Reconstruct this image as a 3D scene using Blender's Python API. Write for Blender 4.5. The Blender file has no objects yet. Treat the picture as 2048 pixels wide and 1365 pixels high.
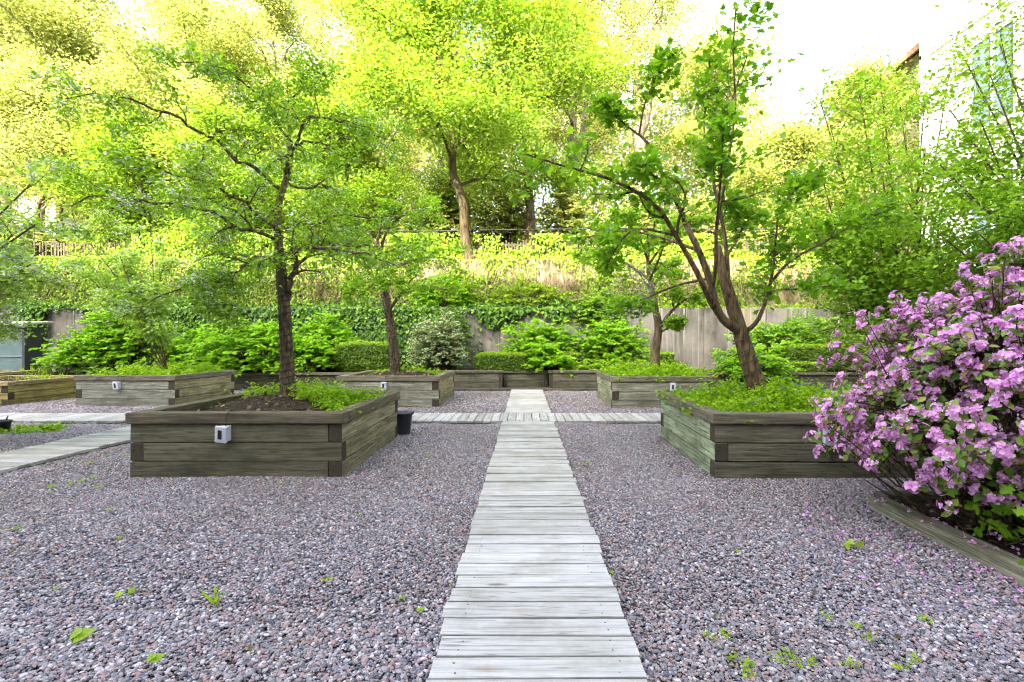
import bpy, bmesh, math, random
import numpy as np
from mathutils import Vector, Matrix
R = math.radians
rng = np.random.default_rng(7)
random.seed(7)
SC = bpy.context.scene
COL = SC.collection
F, VX, VY, H = 970.0, 1051.0, 686.0, 1.44      # focal length in photo pixels, vanishing point, eye height

def P(px, py, Y, dx=0, dy=0, dz=0):
    """world point at distance Y seen at photo pixel px, py"""
    return np.array([(px-VX)*Y/F+dx, Y+dy, H-(py-VY)*Y/F+dz])

# ------------------------------------------------------------------ object helpers
def tag(o, label=None, cat=None, group=None, kind=None):
    if label: o['label'] = label
    if cat: o['category'] = cat
    if group: o['group'] = group
    if kind: o['kind'] = kind
    return o

def empty(name, loc=(0, 0, 0), rz=0):
    o = bpy.data.objects.new(name, None); COL.objects.link(o)
    o.location = Vector([float(v) for v in loc]); o.rotation_euler = (0, 0, rz); o.empty_display_size = .2
    return o

def link(name, me, mats, parent=None, local=False):
    """link a mesh given in world coordinates (or the parent's own, local=True)"""
    o = bpy.data.objects.new(name, me); COL.objects.link(o)
    for m in (mats if isinstance(mats, (list, tuple)) else [mats]): me.materials.append(m)
    if parent is not None:
        o.parent = parent
        if not local:
            o.matrix_parent_inverse = world(parent).inverted()
    return o

def world(o):
    m = Matrix.LocRotScale(o.location, o.rotation_euler, o.scale)
    if o.parent is not None: m = world(o.parent) @ o.matrix_parent_inverse @ m
    return m

def np_mesh(name, V, faces_flat, loop_counts, smooth=False, uv=None, mat_idx=None):
    me = bpy.data.meshes.new(name)
    V = np.asarray(V, dtype=np.float32)
    faces_flat = np.asarray(faces_flat, dtype=np.int32); lc = np.asarray(loop_counts, dtype=np.int32)
    me.vertices.add(len(V)); me.vertices.foreach_set('co', V.ravel())
    me.loops.add(len(faces_flat)); me.loops.foreach_set('vertex_index', faces_flat)
    me.polygons.add(len(lc))
    st = np.zeros(len(lc), dtype=np.int32); st[1:] = np.cumsum(lc)[:-1]
    me.polygons.foreach_set('loop_start', st)
    try: me.polygons.foreach_set('loop_total', lc)
    except Exception: pass
    if mat_idx is not None: me.polygons.foreach_set('material_index', np.asarray(mat_idx, dtype=np.int32))
    if uv is not None:
        l = me.uv_layers.new(name='UVMap'); l.data.foreach_set('uv', np.asarray(uv, dtype=np.float32).ravel())
    me.polygons.foreach_set('use_smooth', np.full(len(lc), bool(smooth)))
    me.update(calc_edges=True)
    return me

# ------------------------------------------------------------------ box builder with grain uv
class MB:
    def __init__(s): s.V = []; s.Fc = []; s.UV = []; s.MI = []; s.SM = []
    def box(s, c, size, rot=None, jit=0.0, mi=0, grain=None, endmi=None):
        c = np.array(c, float); h = np.array(size, float)/2
        sg = np.array([[x, y, z] for x in (-1, 1) for y in (-1, 1) for z in (-1, 1)], float)
        L = sg*h
        if jit: L = L+rng.uniform(-jit, jit, L.shape)
        ax = int(np.argmax(size)) if grain is None else grain
        ox, oy = rng.uniform(0, 60), rng.uniform(0, 60)
        W = L@np.array(rot, float).T+c if rot is not None else L+c
        b = len(s.V)
        quads = [((0, 1, 3, 2), 0), ((4, 6, 7, 5), 0), ((0, 4, 5, 1), 1), ((2, 3, 7, 6), 1), ((0, 2, 6, 4), 2), ((1, 5, 7, 3), 2)]
        s.V += [tuple(v) for v in W]
        for q, n in quads:
            s.Fc.append([b+i for i in q]); s.MI.append(endmi if endmi is not None and n == ax else mi); s.SM.append(False)
            if n == ax:
                o = [a for a in range(3) if a != n]; u, v = o
                s.UV += [(L[i][u]*.25+ox, L[i][v]+oy) for i in q]
            else:
                v = [a for a in range(3) if a not in (n, ax)][0]
                s.UV += [(L[i][ax]+ox, L[i][v]+oy+n*.37) for i in q]
        return s
    def poly(s, pts, mi=0):
        b = len(s.V); s.V += [tuple(map(float, p)) for p in pts]
        s.Fc.append(list(range(b, b+len(pts)))); s.MI.append(mi); s.SM.append(False)
        s.UV += [(p[0], p[1]) for p in pts]
        return s
    def tube(s, pts, rad, n=8, mi=0, cap=True, smooth=True):
        pts = np.array(pts, float); rad = np.broadcast_to(np.array(rad, float), (len(pts),))
        V, Fq = tube_arrays(pts, rad, n)
        b = len(s.V); s.V += [tuple(v) for v in V]
        cum = np.concatenate([[0], np.cumsum(np.linalg.norm(np.diff(pts, axis=0), axis=1))])
        for q in Fq:
            s.Fc.append([b+int(i) for i in q]); s.MI.append(mi); s.SM.append(smooth)
            for i in q: s.UV.append((cum[int(i)//n], (int(i) % n)/n*.3))
        if cap:
            for ring in (range(n-1, -1, -1), range((len(pts)-1)*n, len(pts)*n)):
                f = [b+i for i in ring]; s.Fc.append(f); s.MI.append(mi); s.SM.append(False)
                s.UV += [(0, 0)]*n
        return s
    def lathe(s, prof, c, n=24, mi=0):
        b = len(s.V)
        for r, z in prof:
            for k in range(n):
                a = 2*math.pi*k/n; s.V.append((c[0]+r*math.cos(a), c[1]+r*math.sin(a), c[2]+z))
        for i in range(len(prof)-1):
            for k in range(n):
                f = [b+i*n+k, b+i*n+(k+1) % n, b+(i+1)*n+(k+1) % n, b+(i+1)*n+k]
                s.Fc.append(f); s.MI.append(mi); s.SM.append(True); s.UV += [(0, 0)]*4
        return s
    def build(s, name, mats, parent=None, bevel=0, local=False):
        me = np_mesh(name, s.V, [i for f in s.Fc for i in f], [len(f) for f in s.Fc], False, s.UV, s.MI)
        me.polygons.foreach_set('use_smooth', np.array(s.SM, dtype=bool))
        o = link(name, me, mats, parent, local)
        if bevel:
            m = o.modifiers.new('edge', 'BEVEL'); m.width = bevel; m.segments = 2; m.limit_method = 'ANGLE'; m.angle_limit = R(50)
        return o

def tube_arrays(pts, rad, n):
    pts = np.asarray(pts, float); m = len(pts)
    t = np.gradient(pts, axis=0); t /= np.linalg.norm(t, axis=1, keepdims=True)+1e-9
    u = np.cross(t[0], [0, 0, 1.0]);
    if np.linalg.norm(u) < .1: u = np.cross(t[0], [1.0, 0, 0])
    u /= np.linalg.norm(u)
    V = np.empty((m*n, 3)); a = np.arange(n)*2*math.pi/n
    for i in range(m):
        u = u-t[i]*np.dot(u, t[i]); u /= np.linalg.norm(u)+1e-9
        w = np.cross(t[i], u)
        V[i*n:(i+1)*n] = pts[i]+rad[i]*(np.cos(a)[:, None]*u+np.sin(a)[:, None]*w)
    i = np.arange(m-1)[:, None]*n; k = np.arange(n)[None]; k2 = (k+1) % n
    Fq = np.stack([i+k, i+k2, i+n+k2, i+n+k], -1).reshape(-1, 4)
    return V, Fq

def tubes_object(name, branches, mat, parent=None, minr=0.0):
    Vs, Fs, UVs = [], [], []; b = 0
    for pts, rad in branches:
        r0 = rad[0]
        if r0 < minr: continue
        n = 10 if r0 > .05 else (6 if r0 > .012 else 4)
        V, Fq = tube_arrays(pts, rad, n)
        cum = np.concatenate([[0], np.cumsum(np.linalg.norm(np.diff(pts, axis=0), axis=1))])
        UVs.append(np.stack([cum[Fq//n], (Fq % n)/n*2*math.pi*r0], -1).reshape(-1, 2))
        Vs.append(V); Fs.append(Fq+b); b += len(V)
    V = np.concatenate(Vs); Fq = np.concatenate(Fs)
    me = np_mesh(name, V, Fq.ravel(), np.full(len(Fq), 4), True, np.concatenate(UVs))
    return link(name, me, mat, parent)

# ------------------------------------------------------------------ leaves
def _t(verts, faces): return np.array(verts, float), faces
OVAL = _t([(0, 0, 0), (0, 1, -.05), (-.27, .3, .07), (-.24, .68, .05), (.27, .3, .07), (.24, .68, .05)], [(0, 1, 3, 2), (0, 4, 5, 1)])
DIAM = _t([(0, 0, 0), (.33, .5, .06), (0, 1, -.04), (-.33, .5, .06)], [(0, 1, 2, 3)])
LOBE = _t([(0, 0, 0), (.3, -.02, .02), (.2, .22, 0), (.52, .42, -.02), (.24, .52, .03), (.24, .78, .02), (0, 1.0, -.05), (-.24, .78, .02), (-.24, .52, .03), (-.52, .42, -.02), (-.2, .22, 0), (-.3, -.02, .02), (0, .4, -.05)],
          [(12, 0, 1, 2), (12, 2, 3, 4), (12, 4, 5, 6), (12, 6, 7, 8), (12, 8, 9, 10), (12, 10, 11, 0)])
HEART = _t([(0, 0, 0), (.38, -.08, .05), (.36, .4, .04), (0, 1, -.05), (-.36, .4, .04), (-.38, -.08, .05)], [(0, 1, 2, 3), (0, 3, 4, 5)])
BLADE = _t([(-.05, 0, 0), (.05, 0, 0), (.045, .5, .06), (0, 1, -.05), (-.045, .5, .06)], [(0, 1, 2, 4), (4, 2, 3)])
PETAL = _t([(0, 0, 0), (.3, .4, .1), (.34, .75, .02), (0, 1, -.12), (-.34, .75, .02), (-.3, .4, .1)], [(0, 1, 2, 3), (0, 3, 4, 5)])

def unit(v): return v/(np.linalg.norm(v, axis=-1, keepdims=True)+1e-9)

def leaf_arrays(pos, nrm, dr, size, tpl):
    T, faces = tpl; n = len(pos)
    nrm = unit(nrm); y = unit(dr-nrm*np.sum(dr*nrm, -1, keepdims=True)); x = np.cross(y, nrm)
    size = np.broadcast_to(np.asarray(size, float), (n,))
    V = pos[:, None]+size[:, None, None]*(T[None, :, 0:1]*x[:, None]+T[None, :, 1:2]*y[:, None]+T[None, :, 2:3]*nrm[:, None])
    off = (np.arange(n)*len(T))[:, None]
    flat = np.concatenate([np.array(f)[None]+off for f in faces], 1).ravel()
    lc = np.tile([len(f) for f in faces], n)
    return V.reshape(-1, 3), flat, lc

def leaves_object(name, sets, mats, parent=None):
    """sets: list of (pos, nrm, dir, size, template, material index)"""
    Vs, Fl, Lc, Mi = [], [], [], []; b = 0
    for pos, nrm, dr, size, tpl, mi in sets:
        if len(pos) == 0: continue
        V, f, lc = leaf_arrays(np.asarray(pos), np.asarray(nrm), np.asarray(dr), size, tpl)
        Vs.append(V); Fl.append(f+b); Lc.append(lc); Mi.append(np.full(len(lc), mi)); b += len(V)
    me = np_mesh(name, np.concatenate(Vs), np.concatenate(Fl), np.concatenate(Lc), True, None, np.concatenate(Mi))
    return link(name, me, mats, parent)

def rdir(n, up=0.0, spread=1.0):
    return unit(rng.normal(size=(n, 3))*spread+np.array([0, 0, up]))

# ------------------------------------------------------------------ branching
def curve(p0, d0, L, n, wob, trop, rg):
    """a wandering branch: n points, wobble, upward tropism"""
    p = np.array(p0, float); d = np.array(d0, float); out = [p.copy()]; st = L/(n-1)
    for _ in range(n-1):
        d = d+rg.normal(size=3)*wob+np.array([0, 0, trop]); d /= np.linalg.norm(d)
        p = p+d*st; out.append(p.copy())
    return np.array(out)

def resample(pts, n):
    pts = np.array(pts, float); t = np.linspace(0, len(pts)-1, n)
    # Catmull-Rom through the given points
    Q = np.vstack([2*pts[0]-pts[1], pts, 2*pts[-1]-pts[-2]]); out = []
    for s in t:
        i = min(int(s), len(pts)-2); f = s-i; a, b, c, d = Q[i], Q[i+1], Q[i+2], Q[i+3]
        out.append(.5*((2*b)+(-a+c)*f+(2*a-5*b+4*c-d)*f*f+(-a+3*b-3*c+d)*f**3))
    return np.array(out)

def side_dir(t, ang, rg, flat=0.0):
    v = rg.normal(size=3); v[2] *= (1-flat); v = v-t*np.dot(v, t); v /= np.linalg.norm(v)+1e-9
    return t*math.cos(ang)+v*math.sin(ang)

def spawn(branches, parent, n, lo, hi, Lr, rr, wob, trop, rg, flat=0.0, npts=5, ang=(35, 70), minL=.05):
    """n side branches on parent=(pts, rad, length); returns their records"""
    pts, rad, L = parent; m = len(pts); out = []
    for k in range(n):
        s = lo+(hi-lo)*(k+rg.uniform(.1, .9))/n
        x = s*(m-1); i = min(int(x), m-2); f = x-i
        p = pts[i]*(1-f)+pts[i+1]*f; r = rad[i]*(1-f)+rad[i+1]*f
        t = pts[i+1]-pts[i]; t /= np.linalg.norm(t)+1e-9
        d = side_dir(t, R(rg.uniform(*ang)), rg, flat)
        l = max(minL, L*Lr*rg.uniform(.6, 1.15)*(1-.45*s))
        q = curve(p, d, l, npts, wob, trop, rg)
        r1 = min(r*.8, r*rr*rg.uniform(.8, 1.1)); ra = np.linspace(r1, max(.0016, r1*.4), npts)
        branches.append((q, ra)); out.append((q, ra, l))
    return out

def limb(branches, pts, r0, r1, n=14):
    q = resample(pts, n); ra = np.linspace(r0, r1, n); branches.append((q, ra))
    return (q, ra, float(np.sum(np.linalg.norm(np.diff(q, axis=0), axis=1))))

def twig_leaves(twigs, per, spread, rg, lo=.15):
    """points and outward directions scattered along twigs"""
    A, D = [], []
    for q, ra, l in twigs:
        k = max(1, int(per*rg.uniform(.75, 1.25)))
        x = rg.uniform(lo, 1, k)*(len(q)-1); i = np.minimum(x.astype(int), len(q)-2); f = (x-i)[:, None]
        A.append(q[i]*(1-f)+q[i+1]*f+rg.normal(size=(k, 3))*spread*np.array([1, 1, .6]))
        D.append(np.repeat((q[-1]-q[0])[None]/(l+1e-9), k, 0))
    return np.concatenate(A), np.concatenate(D)

# ------------------------------------------------------------------ materials
def mat(name):
    m = bpy.data.materials.new(name); m.use_nodes = True; nt = m.node_tree; nt.nodes.clear()
    out = nt.nodes.new('ShaderNodeOutputMaterial')
    return m, nt, out
def N(nt, t, **kw):
    n = nt.nodes.new(t)
    for k, v in kw.items():
        if k in n.inputs: n.inputs[k].default_value = v
        else: setattr(n, k, v)
    return n
def ramp(nt, stops, interp='LINEAR'):
    n = nt.nodes.new('ShaderNodeValToRGB'); n.color_ramp.interpolation = interp; e = n.color_ramp.elements
    while len(e) < len(stops): e.new(.5)
    for el, (p, c) in zip(e, stops): el.position = p; el.color = (*c, 1) if len(c) == 3 else c
    return n
def mixc(nt, a, b, fac, mode='MIX'):
    n = nt.nodes.new('ShaderNodeMix'); n.data_type = 'RGBA'; n.blend_type = mode
    for s, v in ((0, fac), (6, a), (7, b)):
        if isinstance(v, bpy.types.NodeSocket): nt.links.new(v, n.inputs[s])
        elif s == 0: n.inputs[0].default_value = v
        else: n.inputs[s].default_value = (*v, 1)
    return n.outputs[2]
def noise(nt, scale, vec=None, detail=4, rough=.55, dist=0):
    n = N(nt, 'ShaderNodeTexNoise', Scale=scale, Detail=detail, Roughness=rough, Distortion=dist)
    if vec is not None: nt.links.new(vec, n.inputs['Vector'])
    return n.outputs['Fac']
def mapping(nt, src, scale=(1, 1, 1), loc=(0, 0, 0)):
    n = N(nt, 'ShaderNodeMapping'); n.inputs['Scale'].default_value = scale; n.inputs['Location'].default_value = loc
    nt.links.new(src, n.inputs['Vector']); return n.outputs[0]
def coord(nt, which='Object'):
    return nt.nodes.new('ShaderNodeTexCoord').outputs[which]
def bump(nt, h, strength=.3, dist=.01):
    n = N(nt, 'ShaderNodeBump', Strength=strength, Distance=dist); nt.links.new(h, n.inputs['Height']); return n.outputs[0]
def princ(nt, out, col, rough=.8, spec=.3, normal=None, metallic=0.0):
    p = N(nt, 'ShaderNodeBsdfPrincipled')
    for k, v in (('Base Color', col), ('Roughness', rough)):
        if isinstance(v, bpy.types.NodeSocket): nt.links.new(v, p.inputs[k])
        else: p.inputs[k].default_value = (*v, 1) if k == 'Base Color' else v
    p.inputs['Specular IOR Level'].default_value = spec; p.inputs['Metallic'].default_value = metallic
    if normal is not None: nt.links.new(normal, p.inputs['Normal'])
    if out is not None: nt.links.new(p.outputs[0], out.inputs[0])
    return p
def mrange(nt, v, a, b, c=0, d=1):
    n = N(nt, 'ShaderNodeMapRange'); n.inputs[1].default_value = a; n.inputs[2].default_value = b; n.inputs[3].default_value = c; n.inputs[4].default_value = d
    nt.links.new(v, n.inputs[0]); return n.outputs[0]
def math_(nt, op, a, b=None):
    n = nt.nodes.new('ShaderNodeMath'); n.operation = op
    for i, v in enumerate((a, b)):
        if v is None: continue
        if isinstance(v, bpy.types.NodeSocket): nt.links.new(v, n.inputs[i])
        else: n.inputs[i].default_value = v
    return n.outputs[0]
def island(nt): return nt.nodes.new('ShaderNodeNewGeometry').outputs['Random Per Island']

def leaf_mat(name, stops, trans=.42, rough=.45, tmul=(1.5, 1.45, .7), spec=.22):
    m, nt, out = mat(name)
    r = ramp(nt, stops); nt.links.new(island(nt), r.inputs[0])
    c = mixc(nt, r.outputs[0], (.75, .85, .6), mrange(nt, noise(nt, .9, coord(nt), 2), .35, .7, 0, .5), 'MULTIPLY')
    p = princ(nt, None, c, rough, spec)
    t = N(nt, 'ShaderNodeBsdfTranslucent'); nt.links.new(mixc(nt, c, tmul, 1.0, 'MULTIPLY'), t.inputs[0])
    mx = N(nt, 'ShaderNodeMixShader'); mx.inputs[0].default_value = trans
    nt.links.new(p.outputs[0], mx.inputs[1]); nt.links.new(t.outputs[0], mx.inputs[2]); nt.links.new(mx.outputs[0], out.inputs[0])
    return m

def bark_mat(name, dark, light, scale=9, bstr=.6):
    m, nt, out = mat(name); co = coord(nt)
    v = mapping(nt, co, (scale*2.2, scale*2.2, scale*.45))
    n1 = noise(nt, 1, v, 5, .65, .6); n2 = noise(nt, 1.6, co, 3)
    r = ramp(nt, [(.32, dark), (.5, tuple(.6*a+.4*b for a, b in zip(dark, light))), (.7, light)]); nt.links.new(n1, r.inputs[0])
    c = mixc(nt, r.outputs[0], (.09, .105, .05), mrange(nt, n2, .55, .75, 0, .55))
    princ(nt, out, c, .92, .15, bump(nt, n1, bstr, .03))
    return m

def wood_mat(name, stops, rough=.85, knots=True, algae=(.07, .09, .035), algae_amt=.6, rust=0.0, bstr=.35, contrast=1.0, crack=.75, stain=.5):
    m, nt, out = mat(name)
    uv = coord(nt, 'UV'); oc = coord(nt)
    tint = nt.nodes.new('ShaderNodeObjectInfo').outputs['Color']
    g = noise(nt, 1, mapping(nt, uv, (2.0, 42, 1)), 7, .7, .35)
    g2 = noise(nt, 1, mapping(nt, uv, (1.1, 11, 1)), 5, .65, .9)
    isl = island(nt)
    h = math_(nt, 'ADD', math_(nt, 'MULTIPLY', math_(nt, 'SUBTRACT', g, .5), 1.15*contrast), math_(nt, 'MULTIPLY', math_(nt, 'SUBTRACT', g2, .5), .8*contrast))
    h = math_(nt, 'ADD', h, math_(nt, 'ADD', .56, math_(nt, 'MULTIPLY', math_(nt, 'SUBTRACT', isl, .5), .22)))
    r = ramp(nt, stops); nt.links.new(h, r.inputs[0])
    c = mixc(nt, r.outputs[0], tint, 1.0, 'MULTIPLY')
    fine = mrange(nt, noise(nt, 1, mapping(nt, uv, (.9, 75, 1), (2, 7, 0)), 4, .75), .60, .70, 0, crack)   # drying cracks along the grain
    c = mixc(nt, c, (.022, .019, .014), fine)
    cr = noise(nt, 1, mapping(nt, uv, (.45, 17, 1), (9, 4, 0)), 3, .6, .15)
    cr = math_(nt, 'ABSOLUTE', math_(nt, 'SUBTRACT', cr, .5)); c = mixc(nt, c, (.03, .026, .02), mrange(nt, cr, .004, .013, crack, 0))
    if knots:
        vo = N(nt, 'ShaderNodeTexVoronoi', Scale=1.0); nt.links.new(mapping(nt, uv, (1.5, 6.5, 1)), vo.inputs['Vector'])
        k = mrange(nt, vo.outputs['Distance'], .05, .12, .75, 0); c = mixc(nt, c, (.05, .035, .02), k)
    c = mixc(nt, c, algae, mrange(nt, noise(nt, 1.3, oc, 5, .65), .45, .72, 0, algae_amt))
    c = mixc(nt, c, (.42, .40, .36), mrange(nt, noise(nt, 2.6, oc, 6, .7), .5, .72, 0, stain), 'MULTIPLY')
    if rust:
        vo = N(nt, 'ShaderNodeTexVoronoi', Scale=1.0); nt.links.new(mapping(nt, uv, (2.3, 7.2, 1), (3, 5, 0)), vo.inputs['Vector'])
        k = mrange(nt, vo.outputs['Distance'], .03, .22, rust, 0)
        k = math_(nt, 'MULTIPLY', k, mrange(nt, noise(nt, 1.4, uv, 2), .46, .56))
        k = math_(nt, 'MULTIPLY', k, mrange(nt, g, .35, .6))
        c = mixc(nt, c, (.20, .105, .035), k)
    princ(nt, out, c, rough, .2, bump(nt, math_(nt, 'ADD', g, math_(nt, 'MULTIPLY', fine, -1.2)), bstr, .008))
    return m

def plain_mat(name, col, rough=.5, metallic=0.0, spec=.4, var=.15, scale=12):
    m, nt, out = mat(name)
    n = noise(nt, scale, coord(nt), 5)
    c = mixc(nt, col, tuple(max(0, v*(1-var*3)) for v in col), mrange(nt, n, .45, .8, 0, .8))
    princ(nt, out, c, rough, spec, bump(nt, n, .08, .004), metallic)
    return m

STONES = [(0.0, (.055, .056, .067)), (.14, (.10, .10, .118)), (.28, (.165, .155, .17)), (.42, (.265, .245, .262)), (.54, (.22, .148, .142)), (.68, (.34, .215, .19)), (.78, (.145, .15, .18)), (.88, (.37, .34, .345)), (1.0, (.52, .48, .48))]
def pebble_mat():
    m, nt, out = mat('pebble stone')
    r = ramp(nt, STONES); nt.links.new(island(nt), r.inputs[0])
    c = mixc(nt, r.outputs[0], (.5, .48, .5), mrange(nt, noise(nt, 160, coord(nt), 3), .5, .8, 0, .35), 'MIX')
    c = mixc(nt, c, (.8, .76, .68), mrange(nt, noise(nt, .5, coord(nt), 4), .42, .66, 0, .8), 'MULTIPLY')
    princ(nt, out, c, .62, .4)
    return m
def gravel_mat():
    m, nt, out = mat('gravel bed'); oc = coord(nt)
    vo = N(nt, 'ShaderNodeTexVoronoi', Scale=66.0, Randomness=1.0); nt.links.new(oc, vo.inputs['Vector'])
    sep = nt.nodes.new('ShaderNodeSeparateColor'); nt.links.new(vo.outputs['Color'], sep.inputs[0])
    r = ramp(nt, STONES); nt.links.new(sep.outputs[0], r.inputs[0])
    d = mrange(nt, vo.outputs['Distance'], .25, .75, 0, .9)
    c = mixc(nt, r.outputs[0], (.03, .028, .03), d)
    c = mixc(nt, c, (.8, .76, .68), mrange(nt, noise(nt, .5, oc, 4), .42, .66, 0, .8), 'MULTIPLY')
    inv = math_(nt, 'SUBTRACT', 1.0, vo.outputs['Distance'])
    princ(nt, out, c, .75, .3, bump(nt, inv, .9, .02))
    return m
def soil_mat(name='soil mulch', dark=(.022, .016, .011), light=(.085, .062, .043), scale=42):
    m, nt, out = mat(name); oc = coord(nt)
    vo = N(nt, 'ShaderNodeTexVoronoi', Scale=float(scale)); nt.links.new(mapping(nt, oc, (1, 1.7, 1)), vo.inputs['Vector'])
    sep = nt.nodes.new('ShaderNodeSeparateColor'); nt.links.new(vo.outputs['Color'], sep.inputs[0])
    r = ramp(nt, [(0, dark), (.6, tuple((a+b)/2 for a, b in zip(dark, light))), (1, light)]); nt.links.new(sep.outputs[0], r.inputs[0])
    princ(nt, out, r.outputs[0], .95, .1, bump(nt, vo.outputs['Distance'], .8, .03))
    return m
def concrete_mat(name, base, dark, streak=.7, tanc=(.30, .24, .12)):
    m, nt, out = mat(name); oc = coord(nt)
    n1 = noise(nt, .9, oc, 6, .6); n2 = noise(nt, 1, mapping(nt, oc, (2.3, 2.3, .32)), 6, .68, .5); n3 = noise(nt, 30, oc, 4)
    n5 = noise(nt, 1, mapping(nt, oc, (7.5, 7.5, .12), (3, 1, 2)), 4, .6)
    c = mixc(nt, base, dark, mrange(nt, n1, .38, .66))
    c = mixc(nt, c, tuple(v*.3 for v in dark), mrange(nt, n2, .48, .68, 0, streak))
    c = mixc(nt, c, tuple(min(.7, v*2.0) for v in base), mrange(nt, n5, .57, .68, 0, .75))
    c = mixc(nt, c, tanc, mrange(nt, noise(nt, .55, mapping(nt, oc, (1, 1, .6), (7, 2, 1)), 3), .6, .72, 0, .55))
    c = mixc(nt, c, (.04, .035, .03), mrange(nt, n3, .62, .8, 0, .5))
    princ(nt, out, c, .9, .2, bump(nt, n3, .25, .01))
    return m

G = {}
G['hawthorn'] = leaf_mat('hawthorn leaf', [(0, (.12, .245, .014)), (.5, (.21, .37, .022)), (1, (.35, .52, .06))])
G['hawlit'] = leaf_mat('lit hawthorn leaf', [(0, (.20, .34, .04)), (.5, (.33, .48, .08)), (1, (.46, .60, .16))])  # brighter hawthorn leaf copy: strong light put into the colour
G['fruit'] = leaf_mat('dark lobed leaf', [(0, (.10, .23, .012)), (.6, (.17, .35, .018)), (1, (.27, .45, .025))])
G['maple'] = leaf_mat('spring maple leaf', [(0, (.19, .24, .06)), (.5, (.30, .35, .10)), (1, (.41, .45, .15))], .58, tmul=(1.4, 1.25, .95))
G['maple2'] = leaf_mat('green maple leaf', [(0, (.13, .22, .025)), (.5, (.20, .31, .038)), (1, (.29, .40, .06))], .5, tmul=(1.4, 1.35, .6))
G['tall'] = leaf_mat('right tree leaf', [(0, (.14, .27, .02)), (.5, (.23, .40, .028)), (1, (.33, .50, .05))])
G['knot'] = leaf_mat('broad shrub leaf', [(0, (.13, .29, .010)), (.5, (.20, .40, .013)), (1, (.29, .50, .02))], .45)
G['cover'] = leaf_mat('ground cover leaf', [(0, (.15, .28, .010)), (.5, (.24, .41, .014)), (1, (.35, .52, .02))], .4)
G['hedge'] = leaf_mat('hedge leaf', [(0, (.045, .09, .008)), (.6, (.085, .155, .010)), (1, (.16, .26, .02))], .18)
G['hedgelit'] = leaf_mat('top lit hedge leaf', [(0, (.14, .25, .010)), (.6, (.24, .38, .012)), (1, (.34, .48, .02))], .3)  # hedge leaf lightened for the tops: light from above put into the colour
G['ivy'] = leaf_mat('ivy leaf', [(0, (.028, .075, .010)), (.6, (.065, .155, .014)), (1, (.20, .34, .02))], .2)
G['creeper'] = leaf_mat('creeper leaf', [(0, (.11, .20, .010)), (.55, (.19, .32, .014)), (1, (.30, .40, .02))], .4)
G['varieg'] = leaf_mat('variegated leaf', [(0, (.05, .11, .03)), (.35, (.11, .2, .05)), (.55, (.42, .46, .26)), (1, (.62, .62, .42))], .3)
G['rhodo'] = leaf_mat('rhododendron leaf', [(0, (.08, .16, .02)), (.5, (.15, .26, .04)), (.85, (.28, .38, .06)), (1, (.28, .15, .06))], .25, .35)
G['petal'] = leaf_mat('lilac petal', [(0, (.62, .22, .56)), (.4, (.78, .39, .72)), (.85, (.88, .60, .84)), (1, (.68, .22, .54))], .35, .6, (1.1, .9, 1.1), .15)
G['white'] = leaf_mat('white blossom', [(0, (.62, .66, .58)), (1, (.8, .82, .76))], .3, .6, (1, 1, .95), .15)
G['blue'] = leaf_mat('blue flower', [(0, (.08, .09, .35)), (1, (.2, .2, .55))], .3, .6, (1, 1, 1), .15)
G['weed'] = leaf_mat('weed leaf', [(0, (.19, .32, .02)), (1, (.38, .52, .04))], .4)
G['dry'] = leaf_mat('dry stem', [(0, (.09, .065, .03)), (.5, (.20, .15, .075)), (1, (.36, .29, .17))], .2, .8, (1, 1, 1), .1)
G['bark'] = bark_mat('dark bark', (.016, .012, .006), (.26, .185, .10), 11, .9)
G['barkb'] = bark_mat('furrowed brown bark', (.018, .012, .006), (.27, .185, .095), 9, .9)
G['barkg'] = bark_mat('pale grey bark', (.06, .05, .034), (.24, .20, .14), 5)
G['barkt'] = bark_mat('brown maple bark', (.018, .013, .006), (.11, .083, .036), 6, .9)
G['deadwood'] = bark_mat('silver dead wood', (.16, .15, .14), (.42, .40, .38), 20)
G['stem'] = bark_mat('thin stem bark', (.03, .018, .012), (.13, .085, .055), 20)
OLD = [(.2, (.03, .028, .02)), (.48, (.09, .088, .064)), (.7, (.165, .162, .128)), (.95, (.30, .295, .245))]
G['planter'] = wood_mat('weathered planter timber', OLD, algae=(.06, .068, .036), algae_amt=.4, contrast=1.0)
G['endgrain'] = plain_mat('dark end grain', (.06, .05, .034), .95, 0, .1, .24, 40)
G['cap'] = wood_mat('weathered cap timber', [(.2, (.055, .05, .038)), (.5, (.155, .142, .112)), (.8, (.32, .30, .25))], algae=(.08, .10, .035), algae_amt=.5)
G['deck'] = wood_mat('silvered deck board', [(.12, (.11, .10, .085)), (.36, (.26, .25, .228)), (.56, (.385, .372, .345)), (.85, (.50, .485, .455))], .8, True, (.25, .245, .18), .5, rust=.85, bstr=.4, crack=.5, stain=.35, contrast=.72)
G['pebble'] = pebble_mat(); G['gravel'] = gravel_mat(); G['soil'] = soil_mat()
G['earth'] = soil_mat('bare earth', (.05, .042, .032), (.15, .125, .095), 18)
G['conc'] = concrete_mat('stained concrete', (.20, .183, .15), (.08, .074, .06), .85)
G['conc2'] = concrete_mat('brown stained concrete', (.27, .22, .14), (.10, .075, .045), .85)
G['fence'] = wood_mat('grey fence timber', [(.2, (.022, .018, .01)), (.5, (.06, .047, .027)), (.85, (.115, .09, .055))], algae_amt=.3)
G['metal'] = plain_mat('dark galvanised pipe', (.025, .025, .024), .7, 0)
G['grey'] = plain_mat('grey outlet cover', (.50, .52, .55), .4, 0, .5, .06)
G['black'] = plain_mat('black plastic', (.015, .016, .018), .4)
G['bucket'] = plain_mat('charcoal bucket plastic', (.035, .037, .042), .42, 0, .5, .1)
G['nail'] = plain_mat('rusty nail head', (.04, .028, .02), .6, .4)
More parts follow.
